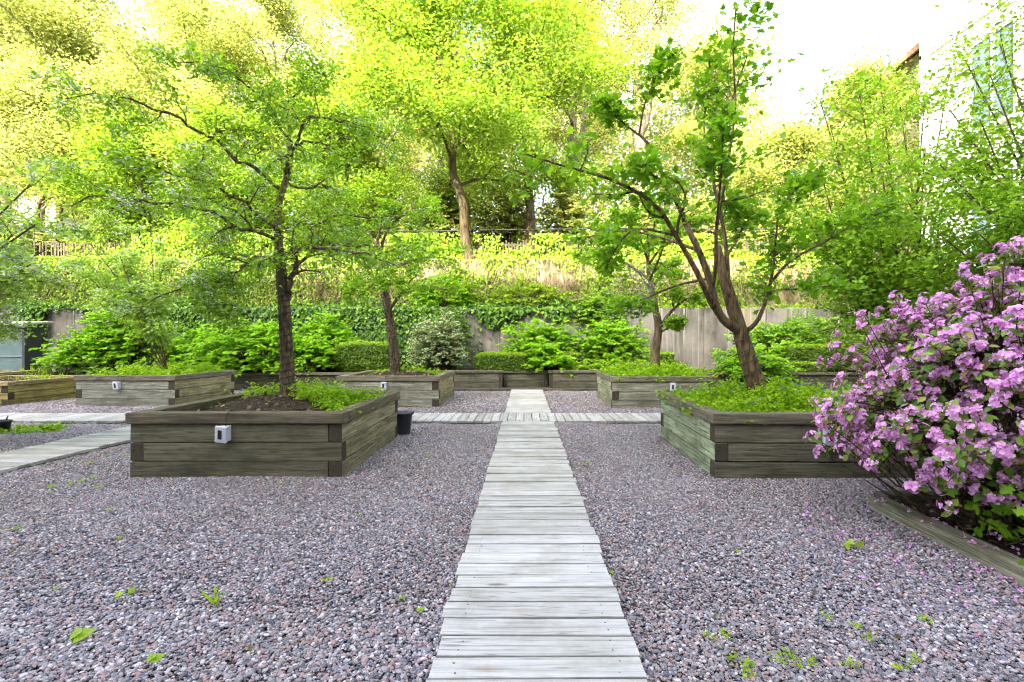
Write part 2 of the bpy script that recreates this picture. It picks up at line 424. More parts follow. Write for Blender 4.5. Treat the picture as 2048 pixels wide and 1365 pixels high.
G['bag'] = plain_mat('white plastic film', (.85, .87, .92), .25, 0, .5, .03)

# ------------------------------------------------------------------ ground
def sheet(name, x0, x1, y0, y1, z, m, nx=2, ny=2, hfun=None):
    xs = np.linspace(x0, x1, nx); ys = np.linspace(y0, y1, ny); X, Y = np.meshgrid(xs, ys)
    Z = np.full_like(X, z) if hfun is None else hfun(X, Y)
    i = np.arange(ny-1)[:, None]*nx+np.arange(nx-1)[None]
    Fq = np.stack([i, i+1, i+1+nx, i+nx], -1).reshape(-1, 4)
    o = link(name, np_mesh(name, np.stack([X, Y, Z], -1).reshape(-1, 3), Fq.ravel(), np.full(len(Fq), 4), True), m)
    return o
tag(sheet('ground', -400, 400, -400, 500, -.06, G['earth']), kind='structure')
def gz(X, Y): return .012*np.sin(X*1.9+.5)*np.cos(Y*1.4)+.006*np.sin(X*5.1)*np.sin(Y*4.3)
tag(sheet('gravel_court', -34, 14, -3.5, 14.9, 0, G['gravel'], 200, 90, gz), kind='structure')

PATHS = [(-.41, .507, -3.4, 8.60), (-.41, .507, 9.59, 14.35), (-33, 12, 8.62, 9.57), (-6.62, -5.70, -3.4, 8.60), (-6.62, -5.70, 9.59, 14.35)]
PLANTERS = [(-4.20, 5.15), (2.0, 5.13), (-10.2, 11.0), (-4.19, 10.85), (1.9, 10.63)]
PS = 2.25
def blocked(x, y, pad=.0):
    b = np.zeros(len(x), bool)
    for (x0, x1, y0, y1) in PATHS: b |= (x > x0-pad) & (x < x1+pad) & (y > y0-pad) & (y < y1+pad)
    for (px, py) in PLANTERS: b |= (x > px-pad) & (x < px+PS+pad) & (y > py-pad) & (y < py+PS+pad)
    b |= (x > -14.2) & (x < -11.8) & (y > 11) & (y < 13.5)
    b |= (x > 3.0-pad) & (y < 4.2)
    return b

def ico(sub):
    bm = bmesh.new(); bmesh.ops.create_icosphere(bm, subdivisions=sub, radius=1)
    V = np.array([v.co[:] for v in bm.verts]); Fc = np.array([[v.index for v in f.verts] for f in bm.faces]); bm.free()
    return V, Fc
def pebbles():
    Vs, Fs = [], []; b = 0
    OCT = (np.array([(1, 0, 0), (-1, 0, 0), (0, 1, 0), (0, -1, 0), (0, 0, 1)], float), np.array([(0, 2, 4), (2, 1, 4), (1, 3, 4), (3, 0, 4)]))
    for (y0, y1, dens, s0, s1, tpl) in ((1.5, 2.6, 8600, .005, .0125, ico(2)), (2.6, 5.2, 7000, .0055, .0128, ico(1)), (5.2, 8.6, 3600, .008, .0135, OCT), (9.57, 14.4, 1000, .012, .019, OCT)):
        xw = 1.12*y1+.8
        n = int((y1-y0)*2*xw*dens)
        x = rng.uniform(-xw, xw, n); y = rng.uniform(y0, y1, n)
        keep = (np.abs(x) < 1.12*y+.8) & ~blocked(x, y, -.005)
        x, y = x[keep], y[keep]; n = len(x)
        V, Fc = tpl
        s = rng.uniform(s0, s1, n)*np.where(rng.random(n) < .03, 1.6, 1.0)
        sc = np.stack([s*rng.uniform(.8, 1.35, n), s*rng.uniform(.7, 1.0, n), s*rng.uniform(.42, .7, n)], -1)
        a = rng.uniform(0, 2*math.pi, n); tl = rng.normal(0, .35, n)
        noisy = V[None]*(1+rng.normal(0, .09, (n, len(V), 1)))*sc[:, None]
        ca, sa, ct, st = np.cos(a)[:, None], np.sin(a)[:, None], np.cos(tl)[:, None], np.sin(tl)[:, None]
        X, Y, Z = noisy[..., 0], noisy[..., 1], noisy[..., 2]
        X, Z = X*ct-Z*st, X*st+Z*ct
        W = np.stack([X*ca-Y*sa+x[:, None], X*sa+Y*ca+y[:, None], Z+(gz(x, y)+.004+rng.uniform(0, .012, n))[:, None]], -1)
        Vs.append(W.reshape(-1, 3)); Fs.append((Fc[None]+(np.arange(n)*len(V))[:, None, None]+b).reshape(-1, 3)); b += n*len(V)
    V = np.concatenate(Vs); Fq = np.concatenate(Fs)
    o = link('gravel_pebbles', np_mesh('gravel_pebbles', V, Fq.ravel(), np.full(len(Fq), 3), True), G['pebble'])
    tag(o, 'loose grey, pink and slate blue pebbles covering the courtyard floor', 'gravel', kind='stuff')
pebbles()

# ------------------------------------------------------------------ boardwalks
def boardwalk(x0, x1, y0, y1, along, name):
    mb = MB(); w = .1485; bw = .14
    a0, a1 = (y0, y1) if along == 'y' else (x0, x1)
    n = int((a1-a0)/w); pitch = (a1-a0)/n
    for k in range(n):
        c = a0+(k+.5)*pitch; e = rng.uniform(-.012, .012, 2); th = rng.normal(0, .004)
        tz = rng.normal(0, .0025); top = .055+tz
        Rz = np.array([[math.cos(th), -math.sin(th), 0], [math.sin(th), math.cos(th), 0], [0, 0, 1]])
        ty = rng.normal(0, .006); Ry = np.array([[math.cos(ty), 0, math.sin(ty)], [0, 1, 0], [-math.sin(ty), 0, math.cos(ty)]])
        wid = pitch-rng.uniform(.009, .018)
        if along == 'y':
            mb.box(((x0+x1)/2+e[0], c, top-.019), (x1-x0+e[1], wid, .038), Rz@Ry, .0012, grain=0)
            for fx in (.12, .88):
                for sy in (-.035, .035):
                    if y0 < 5 and rng.random() < .85: mb.lathe([(.0045, 0), (.0035, .0008), (0.0001, .001)], (x0+(x1-x0)*fx+rng.normal(0, .008), c+sy+rng.normal(0, .006), top+.0005), 6, 1)
        else:
            mb.box((c, (y0+y1)/2+e[0], top-.019), (wid, y1-y0+e[1], .038), Rz, .0012, grain=1)
    # bearers under the boards
    if along == 'y':
        for f in (.1, .5, .9): mb.box((x0+(x1-x0)*f, (y0+y1)/2, -.01), (.05, y1-y0-.02, .05), mi=2)
    else:
        for f in (.1, .9): mb.box(((x0+x1)/2, y0+(y1-y0)*f, -.01), (x1-x0-.02, .05, .05), mi=2)
    o = mb.build(name, [G['deck'], G['nail'], G['planter']], bevel=.003)
    tag(o, kind='structure'); return o
for p, al, nm in zip(PATHS, 'yyxyy', ('boardwalk_path', 'boardwalk_path', 'cross_boardwalk_path', 'side_boardwalk_path', 'side_boardwalk_path')):
    boardwalk(*p, al, nm)

# ------------------------------------------------------------------ planters
def planter(name, label, loc, rz, wood, cap, size=PS, h=.58, courses=3, capt=.12, outlet=None, tilt=0, group='timber planters in the gravel court'):
    root = empty(name, (loc[0], loc[1], -.02), rz); tag(root, label, 'planter', group)
    T = .14; ch = (h+.02)/courses; S = size
    for side in range(4):
        mb = MB(); ang = side*math.pi/2; ca, sa = math.cos(ang), math.sin(ang)
        M = np.array([[ca, -sa, 0], [sa, ca, 0], [0, 0, 1]])
        for k in range(courses):
            L = S-T-.006; sh = -T/2-.003 if k % 2 == 0 else T/2+.003      # pinwheel corners: each course laps the other way
            c = np.array([sh, -S/2+T/2+rng.normal(0, .003), ch*(k+.5)])
            mb.box(M@c+np.array([S/2, S/2, 0]), (L, T, ch-.010+rng.uniform(-.002, .002)), M, .003, grain=0, endmi=1)
        o = mb.build('side_wall', [G['planter'], G['endgrain']], root, .006, True); o.color = (*(wood[side] if isinstance(wood, list) else wood), 1)
        mb = MB(); L = S+.06; cw = .17
        c = np.array([0, -S/2-.03+cw/2, h+.02+capt/2])
        off = cw if side % 2 else 0
        mb.box(M@c+np.array([S/2, S/2, 0]), (L-2*off-(.004 if off else 0), cw, capt-.004), M, .003, grain=0)
        o = mb.build('cap_rail', G['cap'], root, .01, True); o.color = (*cap, 1)
    if outlet is not None:
        ox, oz = outlet
        ob = MB().box((ox, -.03, oz+.02), (.1, .06, .16)).build('outlet_box', G['grey'], root, .008, True)
        cv = MB().box((ox-.012, -.078, oz+.015), (.125, .034, .18), rot=np.array(Matrix.Rotation(tilt, 3, 'Y'))@np.array(Matrix.Rotation(.12, 3, 'X'))).build('cover', G['grey'], ob, .012, True)
        MB().box((ox-.018, -.0965, oz+.015), (.04, .008, .095), rot=np.array(Matrix.Rotation(tilt, 3, 'Y'))@np.array(Matrix.Rotation(.12, 3, 'X'))).build('slot', G['black'], ob, .002, True)
        pts = [(ox+.09, .06, h+.15), (ox+.06, -.02, h+.155), (ox+.03, -.05, h+.13), (ox+.02, -.055, h+.02), (ox+.02, -.05, oz+.1)]
        MB().tube(resample(pts, 14), .004, 6).build('cord', G['black'], root, 0, True)
    return root
def soil(name, x0, y0, size, z0, peak, label, rz=0, org=None):
    n = 26; u = np.linspace(0, 1, n); X, Y = np.meshgrid(u, u)
    Z = z0+peak*np.clip(1.25-3.1*((X-.5)**2+(Y-.5)**2)*1.6, 0, 1)+rng.normal(0, .008, X.shape)
    xx = X*(size-.3)+.15; yy = Y*(size-.3)+.15; c, s = math.cos(rz), math.sin(rz)
    V = np.stack([x0+xx*c-yy*s, y0+xx*s+yy*c, Z], -1).reshape(-1, 3)
    i = np.arange(n-1)[:, None]*n+np.arange(n-1)[None]; Fq = np.stack([i, i+1, i+1+n, i+n], -1).reshape(-1, 4)
    sets_n = 900
    o = link(name, np_mesh(name, V, Fq.ravel(), np.full(len(Fq), 4), True), G['soil'])
    tag(o, label, 'soil', kind='stuff')
    # wood chips and twigs on the soil
    k = int(420*(size/2.25)**2); px = rng.uniform(x0+.2, x0+size-.2, k); py = rng.uniform(y0+.2, y0+size-.2, k)
    uu = np.clip((px-x0-.15)/(size-.3), 0, 1)-.5; vv = np.clip((py-y0-.15)/(size-.3), 0, 1)-.5
    pz = z0+peak*np.clip(1.25-3.1*(uu**2+vv**2)*1.6, 0, 1)+.008
    ch = leaves_object('mulch_chips', [(np.stack([px, py, pz], -1), rdir(k, 1.6), rdir(k), rng.uniform(.03, .09, k), (OVAL if False else DIAM), 0)], [G['dry']], o)
    return o
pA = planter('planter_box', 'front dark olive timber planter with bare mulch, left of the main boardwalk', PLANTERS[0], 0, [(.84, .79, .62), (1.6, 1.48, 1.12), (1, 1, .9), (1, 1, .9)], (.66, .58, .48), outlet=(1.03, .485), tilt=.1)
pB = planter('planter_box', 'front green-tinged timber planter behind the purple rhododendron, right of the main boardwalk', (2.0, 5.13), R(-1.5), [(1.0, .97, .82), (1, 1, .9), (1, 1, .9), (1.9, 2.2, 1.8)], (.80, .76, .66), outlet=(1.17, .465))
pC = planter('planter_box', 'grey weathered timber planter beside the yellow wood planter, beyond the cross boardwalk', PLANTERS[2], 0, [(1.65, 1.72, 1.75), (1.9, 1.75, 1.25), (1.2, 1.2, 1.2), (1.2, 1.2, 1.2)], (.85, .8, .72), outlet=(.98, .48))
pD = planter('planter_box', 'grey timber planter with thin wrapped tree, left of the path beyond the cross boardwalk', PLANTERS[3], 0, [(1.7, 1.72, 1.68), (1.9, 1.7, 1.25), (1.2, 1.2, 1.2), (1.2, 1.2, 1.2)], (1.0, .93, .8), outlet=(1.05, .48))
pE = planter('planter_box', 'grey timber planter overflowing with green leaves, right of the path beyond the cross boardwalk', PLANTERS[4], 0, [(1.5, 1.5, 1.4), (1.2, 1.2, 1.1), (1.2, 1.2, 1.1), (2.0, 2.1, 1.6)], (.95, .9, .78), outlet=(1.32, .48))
YEL = (2.3, 1.85, .85)
pF = planter('planter_box', 'newer yellow wood planter left of the grey weathered planter', (-14.1, 11.1), 0, YEL, (1.7, 1.45, .9), h=.45, capt=.10)
pG = planter('planter_box', 'yellow wood planter at the far left, in front of the shed', (-18.6, 14.2), 0, (1.9, 1.6, .9), (1.6, 1.4, .9), h=.42, capt=.10)
soil('soil_bed', *PLANTERS[0], PS, .58, .16, 'dark mulch mounded around the wrapped tree in the front left planter')
soil('soil_bed', 2.0, 5.13, PS, .58, .14, 'dark soil under green leaves in the front right planter', R(-1.5))
soil('soil_bed', *PLANTERS[2], PS, .60, .06, 'dark soil in the grey planter beside the yellow one')
soil('soil_bed', *PLANTERS[3], PS, .60, .12, 'brown mulch around the thin tree in the back left planter')
soil('soil_bed', *PLANTERS[4], PS, .60, .10, 'dark soil under leaves in the back right planter')
soil('soil_bed', -14.1, 11.1, PS, .45, .03, 'dark soil inside the newer yellow planter')
soil('soil_bed', -18.6, 14.2, PS, .42, .03, 'dark soil inside the far left yellow planter')

# ------------------------------------------------------------------ ground cover in planters
def mound_z(x, y, x0, y0, z0, peak, size=PS):
    u = np.clip((x-x0-.15)/(size-.3), 0, 1)-.5; v = np.clip((y-y0-.15)/(size-.3), 0, 1)-.5
    return z0+peak*np.clip(1.25-3.1*(u*u+v*v)*1.6, 0, 1)
def cover(label, x0, y0, z0, peak, n, mask=None, hgt=.16, leaf=.045, flowers=0, size=PS, mats=None, over=0.0, name='ground_cover', tpl=OVAL):
    ns = n//9
    x = rng.uniform(x0+.12-over, x0+size-.12+over, ns); y = rng.uniform(y0+.12-over, y0+size-.12+over, ns)
    k = np.ones(ns, bool) if mask is None else mask((x-x0)/size, (y-y0)/size)
    x, y = x[k], y[k]; ns = len(x)
    hh = hgt*rng.uniform(.35, 1.0, ns)*(.75+.5*np.sin(x*5.3+1)*np.sin(y*6.1))
    base = np.stack([x, y, mound_z(x, y, x0, y0, z0, peak, size)], -1); dirn = rdir(ns, 1.3)
    pos, dr = [], []
    for j in range(9):
        f = (j+1)/9.0; a = rng.uniform(0, 2*math.pi, ns)
        pos.append(base+dirn*(hh*1.15*f)[:, None]+rng.normal(0, .012, (ns, 3)))
        dr.append(np.stack([np.cos(a), np.sin(a), rng.uniform(-.2, .6, ns)], -1))
    pos = np.concatenate(pos); dr = np.concatenate(dr); m = len(pos)
    sets = [(pos, rdir(m, 1.4), dr, leaf*rng.uniform(.6, 1.25, m), tpl, 0)]
    if flowers:
        f = rng.choice(ns, flowers); fp = base[f]+dirn[f]*(hh[f]*1.25)[:, None]
        for j in range(5):
            a = 2*math.pi*j/5; sets.append((fp, rdir(flowers, 2), np.tile([math.cos(a), math.sin(a), .2], (flowers, 1)), .022, PETAL, 1))
    o = leaves_object(name, sets, mats or [G['cover'], G['blue']])
    tag(o, label, 'ground cover', kind='stuff'); return o
cover('bright green leafy ground cover around the back and right of the wrapped front tree', *PLANTERS[0], .58, .16, 15000, lambda u, v: (v > np.where(u > .5, .54-1.0*(u-.5), .72-.4*(u-.1))+.04*np.sin(u*17)) & ((u-.52)**2+(v-.5)**2 > .005), .25, .05, 40, over=.03)
cover('thick green ground cover with small blue flowers filling the front right planter', 2.0, 5.13, .58, .14, 30000, None, .25, .05, 150, over=.05)
cover('low green ground cover in the grey planter beside the yellow one', *PLANTERS[2], .60, .06, 12000, None, .3, .07)
cover('green plants at the back of the thin wrapped tree planter', *PLANTERS[3], .60, .12, 5000, lambda u, v: (v > .62-.3*(u-.3)), .18, .055, 10)
cover('green leafy ground cover spilling over the back right planter', *PLANTERS[4], .60, .10, 15000, None, .34, .07, 12, over=.08)
# blades standing in two planters
def blades(label, cx, cy, z, rx, ry, n, h, mt, name='grass_tuft', cat='plant', kind=None):
    x = cx+rng.normal(0, rx, n); y = cy+rng.normal(0, ry, n)
    o = leaves_object(name, [(np.stack([x, y, np.full(n, z)], -1), unit(rng.normal(size=(n, 3))*[1, 1, .2]), rdir(n, 2.6), h*rng.uniform(.5, 1.1, n), BLADE, 0)], [mt])
    return tag(o, label, cat, kind=kind)
blades('tuft of upright sword-shaped leaves at the front edge of the right planter', 3.35, 5.45, .62, .16, .05, 34, .27, G['cover'])
blades('pale grass growing out of the newer yellow planter', -12.6, 12.7, .45, .4, .2, 90, .24, G['weed'], 'grass', 'grass', 'stuff')
blades('grass clump by the near end of the low wall, left of the shrubs', -16.2, 16.3, 0, .25, .12, 160, .75, G['weed'], 'grass', 'grass', 'stuff')

# ------------------------------------------------------------------ raised beds along the back wall
def bed(label, x0, x1, y, top, depth=.3, col=(.55, .53, .47), returns=()):
    root = empty('raised_bed_wall', ((x0+x1)/2, y, 0)); tag(root, label, 'bed wall', 'low timber bed walls at the back')
    h = (top-.1)/2
    mb = MB()
    for k in range(2):
        xs = [x0]+sorted(rng.uniform(x0+1, x1-1, int((x1-x0)/3.5)))+[x1] if x1-x0 > 3 else [x0, x1]
        for a, b in zip(xs, xs[1:]): mb.box(((a+b)/2, y+.06+rng.normal(0, .004), -.03+(h+.03)*(k+.5)), (b-a-.006, .12, h+.022), jit=.003, grain=0)
    o = mb.build('boards', G['planter'], root, .006); o.color = (*[v*1.7 for v in col], 1)
    mb = MB(); mb.box(((x0+x1)/2, y+.05, top-.04), (x1-x0+.05, .2, .075), jit=.003, grain=0)
    o = mb.build('cap_rail', G['cap'], root, .008); o.color = (.75, .72, .64, 1)
    mb = MB()
    for s, x in ((1, x0+.06), (-1, x1-.06)): mb.box((x, y+.06-.045, top/2-.06), (.11, .06, top-.12), grain=2)
    o = mb.build('end_posts', G['planter'], root, .006); o.color = (.45, .43, .37, 1)
    return root
bed('low weathered timber bed wall just left of the far end of the boardwalk', -2.45, -.72, 15.15, .58)
bed('recessed low timber bed wall straight across the far end of the boardwalk', -.70, .72, 15.55, .55)
bed('low timber bed wall with trailing leaves just right of the far end of the boardwalk', .74, 2.6, 15.15, .58)
bed('long low timber bed wall in front of the shrubs at the back left', -12.2, -2.62, 15.3, .50, col=(.4, .4, .34))
bed('long low timber bed wall in front of the shrubs at the back right', 2.75, 11.5, 15.3, .50, col=(.4, .4, .34))
def timber(name, label, a, b, w, h, z=0.0, col=(.7, .68, .6), m='planter', jit=.006, seg=1, group=None):
    a = np.array([*a, z+h/2]); b = np.array([*b, z+h/2]); d = b-a; L = np.linalg.norm(d); ang = math.atan2(d[1], d[0])
    o = MB().box((a+b)/2, (L, w, h), np.array(Matrix.Rotation(ang, 3, 'Z')), jit, grain=0).build(name, G[m], None, .012); o.color = (*col, 1)
    return tag(o, label, 'edging timber', group)
timber('edging_timber', 'flat timber edging the gravel, left of the far end of the boardwalk', (-4.3, 14.48), (-.43, 14.48), .14, .08, -.01)
timber('edging_timber', 'flat timber edging the gravel, right of the far end of the boardwalk', (.53, 14.48), (4.6, 14.48), .14, .08, -.01)
timber('edging_timber', 'weathered grey edging timber in front of the purple rhododendron', (3.05, 4.2), (2.93, 1.2), .15, .12, -.01, (1.75, 1.68, 1.5), 'planter', .012)
timber('edging_timber', 'weathered edging timber under the right side of the purple rhododendron', (3.12, 4.26), (7.5, 4.4), .15, .12, -.01, (.8, .8, .7), 'planter', .012)
def bedsoil(name, x0, x1, y0, y1, z, label, nx=60, ny=20, amp=.03, m='soil'):
    o = sheet(name, x0, x1, y0, y1, z, G[m], nx, ny, lambda X, Y: z+amp*np.sin(X*2.3)*np.sin(Y*3.1)+rng.normal(0, amp*.35, X.shape))
    return tag(o, label, 'soil', kind='stuff')
bedsoil('bed_soil', -34, -2.4, 15.4, 18.45, .42, 'dark soil of the shrub bed at the back left')
bedsoil('bed_soil', -2.4, 2.7, 15.65, 18.45, .44, 'dark soil of the shrub bed behind the boardwalk end')
bedsoil('bed_soil', 2.7, 14, 15.4, 18.45, .42, 'dark soil of the shrub bed at the back right')
bedsoil('bed_soil', 3.08, 7.5, .8, 4.24, .05, 'dark mulch under the purple rhododendron', 60, 50, .02)
tag(sheet('dirt_strip', -4.3, 4.6, 14.5, 15.6, .02, G['earth'], 40, 8, lambda X, Y: .02+.01*np.sin(X*3)*np.sin(Y*5)), kind='structure')

# ------------------------------------------------------------------ retaining walls, terrace, hillside
WY, WT = 18.5, 2.76
def wall(name, label, x0, x1, y, z0, z1, th, m, panel, capm=None):
    root = empty(name, ((x0+x1)/2, y, z0)); tag(root, label, 'retaining wall')
    mb = MB(); n = max(1, round((x1-x0)/panel)); p = (x1-x0)/n
    for k in range(n): mb.box((x0+p*(k+.5), y+th/2+rng.uniform(0, .012), (z0+z1)/2), (p-.012, th, z1-z0))
    o = mb.build('wall_panels', m, root, .008)
    MB().box(((x0+x1)/2, y+th/2+.02, (z0+z1)/2-.05), (x1-x0, th-.04, z1-z0-.1)).build('wall_core', m, root)
    return root
wall('concrete_wall', 'lower grey concrete retaining wall with dark streaks behind the shrubs', -34, 14, WY, -.1, WT, .3, G['conc'], 2.4)
wall('upper_wall', 'upper brown retaining wall with dry vines under the picket fence', -40, 30, 20.7, 2.6, 5.0, .3, G['conc2'], 3.0)
tag(sheet('terrace', -40, 30, 18.75, 20.75, WT-.12, G['earth'], 60, 6, lambda X, Y: WT-.12+.05*np.sin(X*2)*np.sin(Y*3)), kind='structure')
def hill_z(X, Y):
    d = np.maximum(Y-21, 0); t = np.clip((d-6)/90, 0, 1)
    return 4.92+.06*d*np.clip(d/6, 0, 1)+16*t*t+.12*np.sin(X*.7)*np.sin(Y*.6)*np.clip(d, 0, 1)
tag(sheet('hillside', -190, 190, 20.95, 240, 5, soil_mat('leaf litter', (.05, .055, .02), (.19, .17, .09), 7), 160, 100, hill_z), kind='structure')
tag(sheet('side_bank', 13.9, 190, 16, 21.1, 2.5, G['earth'], 20, 10, lambda X, Y: np.clip((Y-16)/4.5, 0, 1)*5.0-.05), kind='structure')

# ------------------------------------------------------------------ picket fence and pipe railing on the upper wall
def fence():
    root = empty('picket_fence', (-5, 21.8, 5.0)); tag(root, 'weathered grey picket fence along the top of the upper wall', 'fence')
    for s in range(24):
        x0 = -38+s*2.4; mb = MB()
        for k in range(18):
            x = x0+.08+k*.131; z = hill_z(np.array(x), np.array(21.8)); hgt = 1.0+rng.normal(0, .05)
            if rng.random() < .12: continue
            t = rng.normal(0, .025)
            mb.box((x, 21.8+rng.normal(0, .01), z+.06+hgt/2), (.062+rng.uniform(-.01, .012), .02, hgt), np.array(Matrix.Rotation(t, 3, 'Y')), .004)
        mb.build('picket_panel', G['fence'], root).color = (1, 1, 1, 1)
        mb = MB()
        for zz in (.3, .95): mb.box((x0+1.2, 21.835, float(hill_z(np.array(x0+1.2), np.array(21.8)))+zz), (2.39, .035, .08))
        mb.build('rail', G['fence'], root).color = (.8, .8, .8, 1)
        MB().box((x0, 21.87, 5.5), (.09, .07, 1.3)).build('post', G['fence'], root).color = (.8, .8, .8, 1)
fence()
def railing():
    root = empty('pipe_railing', (-5, 22.2, 5.0)); tag(root, 'thin dark metal pipe railing running above the picket fence', 'railing')
    pts = [(x, 22.2+.05*math.sin(x), 6.62+.05*math.sin(x*.31)+.02*x*.1) for x in np.linspace(-38, 20, 40)]
    MB().tube(pts, .026, 6).build('rail', G['metal'], root)
    for x in np.linspace(-37.5, 19.5, 20): MB().tube([(x, 22.2, 4.8), (x, 22.2, 6.66+.002*x)], .024, 6).build('post', G['metal'], root)
railing()

# ------------------------------------------------------------------ creepers
def vnoise(x, y, s, k=0):
    return (np.sin(x*s*1.3+k+1.7*np.sin(y*s*.9+k*2))+np.sin(y*s*1.7+k*3+1.3*np.sin(x*s*.7-k))+np.sin((x+y)*s*.8+k*5))/3
def ivy(label, n, x0, x1, z0, z1, y, dens, size=.125, tpl=HEART, thick=.26, m='ivy', name='ivy', up=.35):
    x = rng.uniform(x0, x1, n); z = rng.uniform(z0, z1, n)
    k = rng.random(n) < dens(x, z)
    x, z = x[k], z[k]; n = len(x)
    yy = y-.02-thick*rng.random(n)*(.5+.5*np.clip(vnoise(x, z, 1.6, 2)+.6, 0, 1.5))
    nr = unit(np.stack([rng.normal(0, .45, n), -1+rng.normal(0, .25, n), up+rng.normal(0, .45, n)], -1))
    dr = np.stack([rng.normal(0, .6, n), np.full(n, -.25), np.full(n, -1.0)], -1)
    o = leaves_object(name, [(np.stack([x, yy, z], -1), nr, dr, size*rng.uniform(.55, 1.25, n), tpl, 0)], [G[m]])
    return tag(o, label, 'ivy', kind='stuff')
pxX = lambda px, Y: (px-VX)*Y/F
def d_low(x, z):
    t = (z-.4)/(WT-.4); left = 1/(1+np.exp(-(x-pxX(300, WY))*2)); right = 1/(1+np.exp((x-pxX(850, WY))*1.6))
    dense = left*right*np.clip(.85+.5*vnoise(x, z, 1.1), .25, 1)
    fringe = np.clip((t-.86+.30*vnoise(x, z*.3, 1.9, 4))*5, 0, 1)*np.clip(1-(x-pxX(1180, WY))*.5, 0, 1)
    stray = np.clip(vnoise(x, z*.5, 1.5, 7)-.25, 0, 1)*np.clip(1-(x-pxX(1150, WY))*.6, 0, 1)*left
    return np.clip(dense*.9+fringe*.9+stray*1.3*t, 0, 1)
ivy('dark ivy curtain covering the left half of the lower concrete wall', 36000, pxX(200, WY), pxX(1250, WY), .4, WT+.05, WY, d_low)
ivy('column of ivy hanging between the shed and the bare concrete patch', 3000, pxX(42, WY), pxX(100, WY), .5, WT+.05, WY, lambda x, z: np.clip(1.2-np.abs(x-pxX(66, WY)-.25*(z-1.8))*1.8, 0, 1), .12)
def toplip(label, x0, x1, y0, y1, z0, n, h, size, m, tpl=HEART, name='ivy'):
    x = rng.uniform(x0, x1, n); y = rng.uniform(y0, y1, n); z = z0+h*rng.random(n)**1.5*np.clip(.7+.8*vnoise(x, y, 1.2, 3), .15, 1.4)
    o = leaves_object(name, [(np.stack([x, y, z], -1), rdir(n, 1.2)+[0, -.4, 0], rdir(n)+[0, -.5, -.1], size*rng.uniform(.6, 1.25, n), tpl, 0)], [G[m]])
    return tag(o, label, 'ivy', kind='stuff')
toplip('ivy growing on the terrace above the lower concrete wall', -22, pxX(1255, 19), 18.42, 20.5, WT-.1, 15000, .45, .12, 'ivy')
toplip('low scrub on the terrace above the bare concrete at the right', pxX(1255, 19), 13, 18.6, 20.6, WT-.15, 5000, .42, .11, 'creeper', OVAL)
def d_up(x, z):
    t = (z-2.6)/2.5
    return np.clip(.30+.55*vnoise(x, z, .9, 9)+.35*vnoise(x, z, 3.1, 2)+.5*np.clip(t-.75, 0, 1)+.55*np.clip(.35-t, 0, 1)+.5*np.clip((pxX(700, 20.7)-x)*.3, 0, 1), .03, 1)
ivy('green creeper spreading over the brown upper wall', 62000, -27, 13, 2.6, 5.15, 20.7, d_up, .12, OVAL, .3, 'creeper')
ivy('creeper climbing over the picket fence on the upper wall', 40000, -27, 15, 4.95, 6.35, 21.78, lambda x, z: np.clip(.62+.7*vnoise(x, z, .8, 5)+.4*vnoise(x, z, 2.7, 1)-.3*(z-5.3), 0, 1)*np.clip(np.abs(x-pxX(97, 21.8))-.8, 0, 1), .15, OVAL, .4, 'creeper')
def dry_vines():
    br = []
    for k in range(2600):
        x = rng.uniform(-24, 14); L = rng.uniform(.5, 2.1); z = rng.uniform(3.6, 5.15)
        q = curve((x, 20.64-rng.uniform(0, .22), z), (rng.normal(0, .25), -.05, -1), L, 5, .12, -.03, rng); q[:, 1] = np.minimum(q[:, 1], 20.67); br.append((q, np.linspace(.008, .003, 5)))
    o = tubes_object('dry_vines', br, G['dry'])
    tag(o, 'dry brown vine stems hanging down the upper wall', 'dry vines', kind='stuff')
dry_vines()

